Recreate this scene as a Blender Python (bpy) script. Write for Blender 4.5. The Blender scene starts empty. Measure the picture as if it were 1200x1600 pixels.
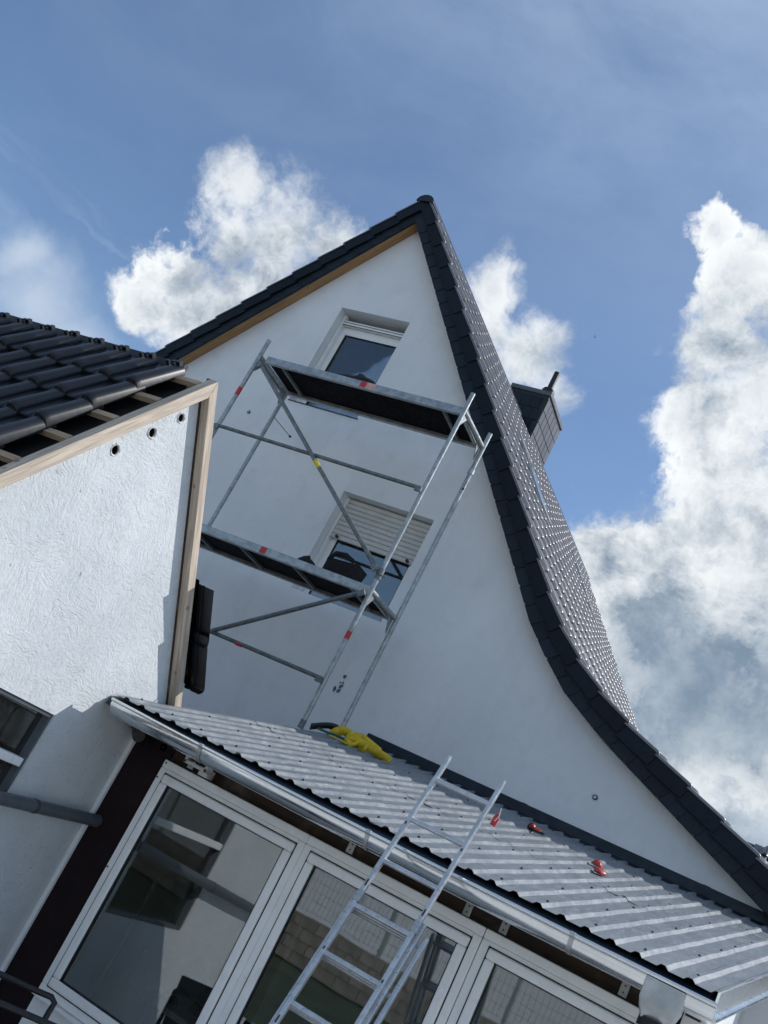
import bpy, math, random
from mathutils import Vector, Matrix, geometry
from math import sin, cos, radians, pi, sqrt
random.seed(7)
sc = bpy.context.scene
COL = sc.collection
V = Vector

# ------------------------------------------------------------------ camera
cd = bpy.data.cameras.new('camera'); cam = bpy.data.objects.new('camera', cd); COL.objects.link(cam)
RIGHT = V((0.83990723, 0.31013321, 0.4453911)); DOWN = V((0.27676285, 0.46117975, -0.84303948)); FWD = V((-0.4668599, 0.83134267, 0.30151486))
m = Matrix((RIGHT, -DOWN, -FWD)).transposed().to_4x4(); m.translation = V((0, -9.5, 2.1))
cam.matrix_world = m
cd.sensor_fit = 'VERTICAL'; cd.sensor_height = 24; cd.lens = 1598.5 / 1600 * 24; cd.clip_end = 3000; cd.clip_start = 0.05
sc.camera = cam
sc.view_settings.view_transform = 'Standard'; sc.view_settings.look = 'None'
sc.view_settings.exposure = 0.36; sc.view_settings.gamma = 1.0

# ------------------------------------------------------------------ sun and sky
SUN_AZ, SUN_EL = 42.0, 38.0            # degrees from +X towards +Y
sd = V((cos(radians(SUN_EL)) * cos(radians(SUN_AZ)), cos(radians(SUN_EL)) * sin(radians(SUN_AZ)), sin(radians(SUN_EL))))
sl = bpy.data.lights.new('sun', 'SUN'); sl.energy = 2.85; sl.angle = radians(0.5); sl.color = (1.0, 0.975, 0.94)
so = bpy.data.objects.new('sun', sl); COL.objects.link(so); so.rotation_euler = sd.to_track_quat('Z', 'Y').to_euler(); so.location = sd * 40
W = bpy.data.worlds.new('World'); sc.world = W; W.use_nodes = True
wn = W.node_tree; wn.nodes.clear()

class NT:
    """small node-tree writer"""
    def __init__(s, nt): s.t = nt
    def n(s, typ, **kw):
        nd = s.t.nodes.new(typ)
        for k, v in kw.items():
            if k.startswith('i_'):
                key = k[2:]; key = int(key) if key.isdigit() else key
                s.put(nd.inputs[key], v)
            else: setattr(nd, k, v)
        return nd
    def put(s, sock, v):
        if isinstance(v, bpy.types.NodeSocket): s.t.links.new(v, sock)
        else: sock.default_value = v
    def math(s, op, a, b=0.0, c=0.0, clamp=False):
        nd = s.t.nodes.new('ShaderNodeMath'); nd.operation = op; nd.use_clamp = clamp
        s.put(nd.inputs[0], a); s.put(nd.inputs[1], b); s.put(nd.inputs[2], c); return nd.outputs[0]
    def vmath(s, op, a, b=(0, 0, 0), out=0):
        nd = s.t.nodes.new('ShaderNodeVectorMath'); nd.operation = op
        s.put(nd.inputs[0], a)
        if op == 'SCALE': s.put(nd.inputs[3], b)
        else: s.put(nd.inputs[1], b)
        return nd.outputs[out]
    def ramp(s, v, a, b, lo=0.0, hi=1.0, smooth=True):
        nd = s.t.nodes.new('ShaderNodeMapRange'); nd.interpolation_type = 'SMOOTHSTEP' if smooth else 'LINEAR'
        s.put(nd.inputs[0], v); s.put(nd.inputs[1], a); s.put(nd.inputs[2], b); s.put(nd.inputs[3], lo); s.put(nd.inputs[4], hi); return nd.outputs[0]
    def noise(s, vec, scale, detail=4, rough=.55, dist=0.0, col=False):
        nd = s.t.nodes.new('ShaderNodeTexNoise'); s.put(nd.inputs['Vector'], vec); nd.inputs['Scale'].default_value = scale
        nd.inputs['Detail'].default_value = detail; nd.inputs['Roughness'].default_value = rough; nd.inputs['Distortion'].default_value = dist
        return nd.outputs['Color' if col else 'Fac']
    def mix(s, f, a, b, typ='MIX'):
        nd = s.t.nodes.new('ShaderNodeMix'); nd.data_type = 'RGBA'; nd.blend_type = typ
        s.put(nd.inputs[0], f); s.put(nd.inputs[6], a); s.put(nd.inputs[7], b); return nd.outputs[2]

w = NT(wn)
dirv = w.n('ShaderNodeTexCoord').outputs['Generated']
sky = w.n('ShaderNodeTexSky', sky_type='NISHITA', sun_disc=False, sun_elevation=radians(SUN_EL), sun_rotation=radians(90 - SUN_AZ), air_density=1.0, dust_density=0.25, ozone_density=3.2)
bg_sky = w.n('ShaderNodeBackground', i_0=w.mix(1.0, sky.outputs[0], (0.96, 1.01, 1.06, 1), 'MULTIPLY'), i_1=0.100)
BLOBS = [(-0.6381, 0.6037, 0.478, 0.0354), (-0.6350, 0.633, 0.4430, 0.0470), (-0.6640, 0.6390, 0.388, 0.0450), (-0.6058, 0.6477, 0.462, 0.055), (-0.5696, 0.666, 0.4816, 0.034),
 (-0.6874, 0.6367, 0.3495, 0.0328), (-0.6494, 0.6662, 0.3666, 0.0574), (-0.6133, 0.6706, 0.4173, 0.0545),
 (-0.4251, 0.7436, 0.5161, 0.036), (-0.3849, 0.7886, 0.4795, 0.049), (-0.3574, 0.8073, 0.4697, 0.030), (-0.4228, 0.7662, 0.484, 0.0368),
 (-0.2549, 0.7438, 0.6179, 0.026), (-0.2235, 0.7679, 0.6003, 0.0346), (-0.2189, 0.806, 0.55, 0.0469), (-0.2172, 0.8445, 0.4895, 0.0446), (-0.1837, 0.8273, 0.5308, 0.0554),
 (-0.1747, 0.8759, 0.4498, 0.0709), (-0.2571, 0.9006, 0.3504, 0.0487), (-0.2013, 0.9152, 0.3491, 0.066), (-0.1377, 0.9175, 0.3731, 0.0705), (-0.212, 0.933, 0.2908, 0.0541),
 (-0.1518, 0.9444, 0.2917, 0.0826), (-0.0935, 0.962, 0.2565, 0.0863), (-0.1493, 0.9652, 0.2148, 0.0703),
 # the sky outside the picture; last row of clouds added to lighten shaded walls
 (-0.02, 0.93, 0.36, 0.09), (0.05, 0.96, 0.25, 0.10), (-0.05, 0.83, 0.55, 0.08), (0.35, 0.85, 0.30, 0.12), (0.8, 0.45, 0.25, 0.13), (0.92, -0.2, 0.33, 0.12), (0.5, -0.78, 0.30, 0.12),
 (-0.93, -0.1, 0.3, 0.10), (-0.88, 0.36, 0.22, 0.08),
 (0.15, -0.93, 0.35, 0.14), (0.72, -0.5, 0.48, 0.14), (-0.35, -0.5, 0.79, 0.12), (0.2, -0.55, 0.81, 0.15), (-0.1, -0.97, 0.18, 0.12), (0.45, -0.87, 0.12, 0.12), (-0.8, -0.58, 0.14, 0.10), (-0.95, -0.25, 0.12, 0.08), (0.5, -0.1, 0.86, 0.12)]
DARK = [(-0.1448, 0.9517, 0.2707, 0.075), (-0.2085, 0.9314, 0.2984, 0.045), (-0.1037, 0.9522, 0.2874, 0.08), (-0.18, 0.9355, 0.3041, 0.05),
 (0.05, 0.95, 0.28, 0.08)]
wob = w.vmath('SUBTRACT', w.noise(dirv, 7.0, 8, .62, col=True), (.5, .5, .5))
wdir = w.vmath('ADD', dirv, w.vmath('SCALE', wob, 0.055))
def blobfield(lst, vec, soft):
    acc = None
    for x, y, z, r in lst:
        d = w.vmath('DISTANCE', vec, (x, y, z), out=1)
        v = w.math('SUBTRACT', 1.0, w.math('DIVIDE', d, r * 1.16))
        acc = v if acc is None else w.math('SMOOTH_MAX', acc, v, soft)
    return acc
field = blobfield(BLOBS, wdir, 0.12)
fine = w.noise(wdir, 16.0, 9, .64)
fine2 = w.noise(wdir, 55.0, 6, .6)
dens = w.math('ADD', w.math('ADD', field, w.math('MULTIPLY', w.math('SUBTRACT', fine, .5), 2.3)), w.math('MULTIPLY', w.math('SUBTRACT', fine2, .5), 0.40))
mask = w.ramp(dens, 0.0, w.ramp(w.noise(wdir, 5.0, 3, .5), .35, .65, .28, .95))
# thin high veil, denser towards the zenith
sepz = w.n('ShaderNodeSeparateXYZ', i_0=dirv).outputs[2]
stre = w.vmath('MULTIPLY', wdir, (1.4, 3.6, 5.0))
cir = w.noise(stre, 1.5, 7, .6, .4)
streak = w.ramp(w.noise(w.vmath('MULTIPLY', wdir, (2.2, 2.2, 13.0)), 2.0, 5, .55, .5), .42, .86)
veil = w.math('MAXIMUM', w.math('MULTIPLY', w.ramp(cir, .25, .78, .3, 1.0), w.ramp(sepz, .45, .92, .10, .72)), w.math('MULTIPLY', streak, w.ramp(sepz, .33, .46, .45, .02)))
# cloud colour: bright crowns, grey bellies
shade = w.math('ADD', w.ramp(w.noise(wdir, 11.0, 8, .66), .40, .66, 0.0, 0.72), w.math('MULTIPLY', w.ramp(blobfield(DARK, wdir, 0.2), -0.2, 0.75), 0.85), clamp=True)
edge_b = w.ramp(dens, 0.25, 1.3, 0.0, 0.38)
ccol = w.mix(w.math('ADD', shade, edge_b, clamp=True), (0.90, 0.93, 0.95, 1), w.mix(w.ramp(w.noise(wdir, 9.0, 8, .66), .38, .66), (0.20, 0.275, 0.37, 1), (0.42, 0.49, 0.56, 1)))
bg_cl = w.n('ShaderNodeBackground', i_0=ccol, i_1=0.84)
bg_ve = w.n('ShaderNodeBackground', i_0=(0.42, 0.53, 0.68, 1), i_1=1.0)
DECK = [(-0.1448, 0.9517, 0.2707, 0.13), (-0.0935, 0.962, 0.2565, 0.15), (-0.1377, 0.9175, 0.3731, 0.10), (-0.212, 0.933, 0.2908, 0.10), (-0.1493, 0.9752, 0.1648, 0.14), (-0.02, 0.97, 0.22, 0.16), (0.1, 0.96, 0.25, 0.16)]
HAZE = [(-0.7675, 0.5552, 0.3204, 0.028), (-0.752, 0.588, 0.298, 0.05), (-0.735, 0.618, 0.278, 0.05), (-0.715, 0.648, 0.262, 0.05)]
soft = w.math('MULTIPLY', w.math('SUBTRACT', w.noise(wdir, 8.0, 7, .6), .5), 1.5)
deck = w.ramp(w.math('ADD', blobfield(DECK, wdir, 0.3), soft), -0.15, 0.55)
haze_m = w.math('MULTIPLY', w.ramp(w.math('ADD', blobfield(HAZE, wdir, 0.3), soft), -0.05, 1.0), .60)
bg_dk = w.n('ShaderNodeBackground', i_0=w.mix(w.ramp(w.noise(wdir, 6.0, 8, .62), .36, .68), (0.20, 0.275, 0.37, 1), (0.50, 0.57, 0.64, 1)), i_1=0.9)
bg_hz = w.n('ShaderNodeBackground', i_0=(0.62, 0.69, 0.77, 1), i_1=0.9)
m1 = w.n('ShaderNodeMixShader', i_0=veil, i_1=bg_sky.outputs[0], i_2=bg_ve.outputs[0])
m1 = w.n('ShaderNodeMixShader', i_0=haze_m, i_1=m1.outputs[0], i_2=bg_hz.outputs[0])
m1 = w.n('ShaderNodeMixShader', i_0=deck, i_1=m1.outputs[0], i_2=bg_dk.outputs[0])
m2 = w.n('ShaderNodeMixShader', i_0=mask, i_1=m1.outputs[0], i_2=bg_cl.outputs[0])
w.n('ShaderNodeOutputWorld', i_0=m2.outputs[0])

# ------------------------------------------------------------------ materials
def newmat(name):
    mt = bpy.data.materials.new(name); mt.use_nodes = True; nt = mt.node_tree; nt.nodes.clear()
    t = NT(nt); b = t.n('ShaderNodeBsdfPrincipled'); t.n('ShaderNodeOutputMaterial', i_0=b.outputs[0])
    return mt, t, b
def basic(name, c, rough=.6, metal=0.0, var=.12, scale=6.0, bump=0.0, bscale=60.0, bdist=.004, rnd=0.0, rvar=.1, spec=.5, dirt=None, dscale=3.0):
    mt, t, b = newmat(name)
    co = t.n('ShaderNodeTexCoord').outputs['Object']
    nz = t.noise(co, scale, 6, .6)
    dark = tuple(x * (1 - var) for x in c) + (1,); lite = tuple(min(1, x * (1 + var)) for x in c) + (1,)
    colr = t.mix(t.ramp(nz, .3, .7), dark, lite)
    if dirt:
        colr = t.mix(t.math('MULTIPLY', t.ramp(t.noise(co, dscale, 7, .65), .5, .75), dirt[3]), colr, tuple(dirt[:3]) + (1,))
    if rnd:
        r = t.n('ShaderNodeObjectInfo').outputs['Random']
        hs = t.n('ShaderNodeHueSaturation', i_2=t.ramp(r, 0, 1, 1 - rnd, 1 + rnd, False), i_4=colr); colr = hs.outputs[0]
    t.put(b.inputs['Base Color'], colr)
    t.put(b.inputs['Roughness'], t.ramp(t.noise(co, scale * 2.3, 5, .6), .3, .7, max(.03, rough - rvar), min(1, rough + rvar)))
    b.inputs['Metallic'].default_value = metal; b.inputs['Specular IOR Level'].default_value = spec
    if bump:
        bp = t.n('ShaderNodeBump', i_Strength=bump, i_Distance=bdist, i_Height=t.noise(co, bscale, 6, .6)); t.put(b.inputs['Normal'], bp.outputs[0])
    return mt

def coat(mt, wgt, rough):
    b = [n for n in mt.node_tree.nodes if n.type == 'BSDF_PRINCIPLED'][0]
    b.inputs['Coat Weight'].default_value = wgt; b.inputs['Coat Roughness'].default_value = rough; return mt
def plaster():
    mt, t, b = newmat('smooth_render')
    co = t.n('ShaderNodeTexCoord').outputs['Object']
    big = t.noise(co, .55, 5, .6); mid = t.noise(co, 3.0, 6, .65)
    c = t.mix(t.ramp(big, .35, .7), (.74, .755, .76, 1), (.82, .83, .83, 1))
    c = t.mix(t.ramp(mid, .48, .78, 0, .5), c, (.62, .62, .61, 1))
    patch = t.n('ShaderNodeTexVoronoi', i_Vector=t.vmath('ADD', co, t.vmath('SCALE', t.noise(co, 1.2, 4, .6, col=True), .9)), i_Scale=.8)
    c = t.mix(t.ramp(t.n('ShaderNodeSeparateColor', i_0=patch.outputs['Color']).outputs[0], .2, .9, 0, .22, False), c, (.66, .67, .68, 1))
    spk = t.ramp(t.noise(co, 26, 6, .7), .66, .76, 0, .45)
    c = t.mix(spk, c, (.50, .49, .46, 1))
    # runs and damp streaks drawn out vertically
    st = t.noise(t.vmath('MULTIPLY', co, (5.0, 5.0, .35)), 1.0, 6, .65)
    c = t.mix(t.ramp(st, .50, .76, 0, .18), c, (.58, .565, .53, 1))
    t.put(b.inputs['Base Color'], c); b.inputs['Roughness'].default_value = .85
    h = t.math('ADD', t.noise(co, 90, 5, .6), t.math('MULTIPLY', t.noise(co, 7, 4, .6), 1.2))
    bp = t.n('ShaderNodeBump', i_Strength=.6, i_Distance=.008, i_Height=h); t.put(b.inputs['Normal'], bp.outputs[0])
    return mt
def stucco():
    mt, t, b = newmat('trowelled_stucco')
    co = t.n('ShaderNodeTexCoord').outputs['Object']
    sw = t.vmath('SUBTRACT', t.noise(co, 2.2, 3, .5, col=True), (.5, .5, .5))
    c1 = t.vmath('ADD', co, t.vmath('SCALE', sw, .42))
    a = t.noise(t.vmath('MULTIPLY', c1, (1, 11, 40)), 1.5, 6, .66, .25)
    bb = t.noise(t.vmath('MULTIPLY', c1, (1, 40, 12)), 1.4, 6, .66, .25)
    sel = t.ramp(t.noise(co, 3.4, 3, .5), .44, .56)
    mixn = t.n('ShaderNodeMix', i_0=sel, i_2=a, i_3=bb).outputs[0]
    f = t.noise(co, 48, 8, .74, .2)
    ridge = t.math('ABSOLUTE', t.math('SUBTRACT', mixn, .5))
    h = t.math('ADD', t.math('MULTIPLY', t.math('SUBTRACT', 1.0, t.math('MULTIPLY', ridge, 3.0)), .16), t.math('MULTIPLY', f, .9))
    h = t.math('ADD', h, t.math('MULTIPLY', mixn, 1.3))
    pit = t.ramp(t.noise(t.vmath('MULTIPLY', c1, (1, 1.6, 3)), 11, 5, .7), .66, .72)
    h = t.math('SUBTRACT', h, t.math('MULTIPLY', pit, .9))
    h = t.math('ADD', h, t.math('MULTIPLY', t.noise(co, 9, 4, .6), .8))
    bp = t.n('ShaderNodeBump', i_Strength=.85, i_Distance=.009, i_Height=h); t.put(b.inputs['Normal'], bp.outputs[0])
    c = t.mix(t.ramp(t.noise(co, 1.3, 6, .6), .35, .7), (.60, .625, .635, 1), (.69, .71, .715, 1))
    c = t.mix(t.ramp(t.noise(co, 14, 8, .7), .56, .76, 0, .45), c, (.44, .45, .45, 1))
    c = t.mix(t.math('MULTIPLY', t.ramp(t.noise(t.vmath('MULTIPLY', c1, (1, 1.3, 2.2)), 30, 5, .7), .63, .72), .55), c, (.30, .31, .32, 1))
    c = t.mix(t.math('MULTIPLY', pit, .35), c, (.36, .36, .35, 1))
    t.put(b.inputs['Base Color'], c); b.inputs['Roughness'].default_value = .8
    return mt
def timber(name, c, axis):
    """axis: unit vector of the grain"""
    mt, t, b = newmat(name)
    co = t.n('ShaderNodeTexCoord').outputs['Object']
    ax = V(axis).normalized()
    al = t.vmath('DOT_PRODUCT', co, tuple(ax), out=1)
    along = t.vmath('SCALE', tuple(ax), 0.0)
    nd = t.n('ShaderNodeVectorMath', operation='SCALE'); nd.inputs[0].default_value = tuple(ax); t.put(nd.inputs[3], t.math('MULTIPLY', al, -0.94))
    sq = t.vmath('ADD', co, nd.outputs[0])
    g = t.noise(sq, 34, 6, .6, 1.2); g2 = t.noise(sq, 120, 4, .6)
    dk = tuple(x * .62 for x in c) + (1,)
    colr = t.mix(t.ramp(g, .35, .70), dk, tuple(c) + (1,))
    colr = t.mix(t.ramp(g2, .5, .8, 0, .3), colr, tuple(x * .5 for x in c) + (1,))
    vo = t.n('ShaderNodeTexVoronoi', i_Vector=t.vmath('ADD', co, t.vmath('SCALE', sq, .4)), i_Scale=5.0)
    kn = t.ramp(vo.outputs['Distance'], .06, .12, 1, 0)
    colr = t.mix(t.math('MULTIPLY', kn, .75), colr, tuple(x * .25 for x in c) + (1,))
    colr = t.mix(t.ramp(t.noise(co, 5, 5, .6), .5, .8, 0, .35), colr, (.36, .31, .25, 1))
    t.put(b.inputs['Base Color'], colr); b.inputs['Roughness'].default_value = .75
    bp = t.n('ShaderNodeBump', i_Strength=.25, i_Distance=.003, i_Height=g); t.put(b.inputs['Normal'], bp.outputs[0])
    return mt
def glass(name, tint=(.75, .80, .80), base=.10):
    mt = bpy.data.materials.new(name); mt.use_nodes = True; nt = mt.node_tree; nt.nodes.clear(); t = NT(nt)
    co = t.n('ShaderNodeTexCoord').outputs['Object']
    bp = t.n('ShaderNodeBump', i_Strength=.035, i_Distance=.02, i_Height=t.noise(co, 1.7, 2, .5))
    tr = t.n('ShaderNodeBsdfTransparent', i_0=tint + (1,))
    gl = t.n('ShaderNodeBsdfGlossy', i_0=(.95, .97, .97, 1), i_1=.015); t.put(gl.inputs['Normal'], bp.outputs[0])
    df = t.n('ShaderNodeBsdfDiffuse', i_0=(.5, .5, .48, 1))
    fr = t.n('ShaderNodeFresnel', i_0=1.52)
    f = t.math('ADD', base, t.math('MULTIPLY', fr.outputs[0], 1.4), clamp=True)
    mx = t.n('ShaderNodeMixShader', i_0=f, i_1=tr.outputs[0], i_2=gl.outputs[0])
    dust = t.ramp(t.noise(co, 4, 7, .7), .45, .8, .004, .03)
    mx2 = t.n('ShaderNodeMixShader', i_0=dust, i_1=mx.outputs[0], i_2=df.outputs[0])
    t.n('ShaderNodeOutputMaterial', i_0=mx2.outputs[0]); return mt
def sheetmetal():
    mt, t, b = newmat('worn_galvanised_sheet')
    co = t.n('ShaderNodeTexCoord').outputs['Object']
    st = t.vmath('MULTIPLY', co, (3.2, 1.0, 1.0))
    n1 = t.noise(co, 1.6, 7, .65); n2 = t.noise(st, 7, 8, .72, .7); n3 = t.noise(st, 24, 7, .72)
    c = t.mix(t.ramp(n1, .3, .7), (.18, .20, .215, 1), (.26, .277, .29, 1))
    c = t.mix(t.ramp(n2, .46, .68, 0, .8), c, (.315, .33, .345, 1))
    c = t.mix(t.ramp(t.noise(st, 13, 6, .65), .48, .70, 0, .45), c, (.125, .137, .15, 1))
    scuff = t.math('MULTIPLY', t.ramp(n3, .57, .70), t.ramp(t.noise(co, 2.6, 5, .6), .45, .62))
    c = t.mix(t.math('MULTIPLY', scuff, .8), c, (.58, .60, .61, 1))
    t.put(b.inputs['Base Color'], c)
    b.inputs['Metallic'].default_value = .14; b.inputs['Specular IOR Level'].default_value = .2
    t.put(b.inputs['Roughness'], t.ramp(n2, .35, .7, .40, .62))
    bp = t.n('ShaderNodeBump', i_Strength=.3, i_Distance=.004, i_Height=t.noise(st, 5, 6, .65)); t.put(b.inputs['Normal'], bp.outputs[0])
    return mt
def grassy():
    mt, t, b = newmat('lawn')
    co = t.n('ShaderNodeTexCoord').outputs['Object']
    c = t.mix(t.ramp(t.noise(co, 1.1, 7, .7), .35, .68), (.022, .036, .012, 1), (.052, .070, .026, 1))
    c = t.mix(t.ramp(t.noise(co, 9, 8, .7), .55, .75, 0, .6), c, (.12, .11, .05, 1))
    t.put(b.inputs['Base Color'], c); b.inputs['Roughness'].default_value = .9
    bp = t.n('ShaderNodeBump', i_Strength=.8, i_Distance=.04, i_Height=t.noise(co, 45, 6, .7)); t.put(b.inputs['Normal'], bp.outputs[0])
    return mt
M = {}
M['plaster'] = plaster(); M['stucco'] = stucco()
SLP = radians(51.8)
M['pine_l'] = timber('pine_left_verge', (.64, .525, .41), (0, -cos(SLP), -sin(SLP)))
M['pine_r'] = timber('pine_right_verge', (.62, .50, .39), (0, cos(SLP), -sin(SLP)))
M['batten'] = timber('pine_batten', (.56, .40, .26), (1, 0, 0))
M['soffit'] = timber('stained_soffit', (.46, .26, .11), (-cos(SLP), 0, -sin(SLP)))
M['beam'] = timber('dark_beam', (.055, .032, .019), (1, 0, 0))
M['plank'] = timber('plank_wood', (.34, .22, .11), (.6, .6, .2))
M['slate'] = basic('dark_slate', (.0065, .0125, .020), .55, 0, .2, 14, .3, 70, .003, rnd=.28, spec=.28)
M['tile'] = basic('engobed_tile', (.0088, .011, .0145), .31, 0, .12, 5, rnd=.25, rvar=.03)
M['tile_main'] = coat(basic('engobed_tile_house', (.088, .086, .092), .58, 0, .25, 22, rnd=.3, rvar=.1, spec=1.0), .7, .28)  # base colour lightened to paint in the sun's sheen on dark tiles
M['flap'] = basic('verge_flap', (.005, .009, .015), .55, 0, .2, 9, rnd=.3, spec=.22)
M['chim'] = basic('chimney_slate', (.060, .062, .068), .40, 0, .2, 12, .2, 70, .002, rnd=.35)  # lighter slate for the sun-facing side; the glint is put into the colour
M['lead'] = basic('dark_underlay', (.012, .012, .013), .8)
M['black'] = basic('black_plastic', (.008, .008, .009), .45)
M['cloth'] = basic('black_cloth', (.010, .010, .013), .95, 0, .3, 18, .8, 26, .02)
M['galv'] = basic('galvanised_tube', (.36, .375, .375), .42, .65, .22, 16, .15, 80, .002, dirt=(.20, .20, .19, .6), dscale=11)
M['galv_dark'] = basic('weathered_steel_tube', (.17, .19, .19), .5, .55, .25, 18, .15, 80, .002, dirt=(.10, .10, .09, .6), dscale=12)
M['alu'] = basic('ladder_aluminium', (.56, .575, .58), .36, .7, .12, 20, .1, 120, .001, dirt=(.36, .37, .37, .5), dscale=14)
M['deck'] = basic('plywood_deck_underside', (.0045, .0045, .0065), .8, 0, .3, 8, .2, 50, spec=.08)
M['zinc'] = basic('zinc_gutter', (.78, .80, .80), .17, .95, .06, 5, rvar=.05)
M['zinc_d'] = basic('zinc_dull', (.45, .46, .46), .42, .7, .15, 9)
M['sheet'] = sheetmetal()
M['navy'] = basic('navy_coated_metal', (.0125, .0225, .035), .5, 0, .15, 6, .05, 20, spec=.3)
M['pvc'] = basic('white_pvc', (.86, .855, .84), .34, 0, .05, 5, .03, 40, dirt=(.56, .55, .52, .4), dscale=5)
M['seal'] = basic('rubber_seal', (.008, .008, .008), .6)
M['shutter'] = basic('cream_shutter', (.58, .565, .53), .45, 0, .06, 8)
M['glass'] = glass('window_glass'); M['glass_up'] = glass('upper_window_glass', (.78, .80, .80), .07)
M['maroon'] = basic('dark_maroon_board', (.014, .0062, .0075), .6, 0, .2, 4, .15, 40, spec=.2)
M['pipe'] = basic('grey_pipe', (.085, .098, .11), .42, 0, .1, 8)
M['red'] = basic('red_plastic', (.50, .035, .03), .45, 0, .2, 30)
M['orange'] = basic('orange_red', (.55, .09, .03), .5, 0, .2, 30)
M['yellow'] = basic('yellow_webbing', (.72, .53, .03), .75, 0, .22, 16, .4, 240, .002)
M['green'] = basic('green_cord', (.02, .10, .07), .7)
M['white'] = basic('white_plastic', (.62, .62, .60), .4, 0, .05)
M['dark_room'] = basic('room_wall', (.30, .29, .27), .85, 0, .1, 2)
M['floor'] = basic('room_floor', (.12, .085, .06), .5, 0, .2, 3)
M['paving'] = basic('paving', (.54, .53, .51), .85, 0, .2, 3, .4, 60, .004, rnd=.12)
M['lawn'] = grassy(); M['yard'] = basic('pale_bounce_yard', (.54, .53, .51), .9, 0, .2, 1.2, .6, 50, .01)  # yard, like the paving, is made pale to bounce light onto shaded walls
M['block'] = basic('concrete_block', (.20, .175, .145), .9, 0, .25, 5, .6, 40, .008, rnd=.2)
M['fence'] = basic('green_fence_wire', (.30, .33, .33), .5, .4)
M['brown'] = basic('brown_leather', (.14, .062, .024), .5, 0, .3, 6, .3, 30)
M['grime'] = basic('grime', (.05, .05, .052), .8)

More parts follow.
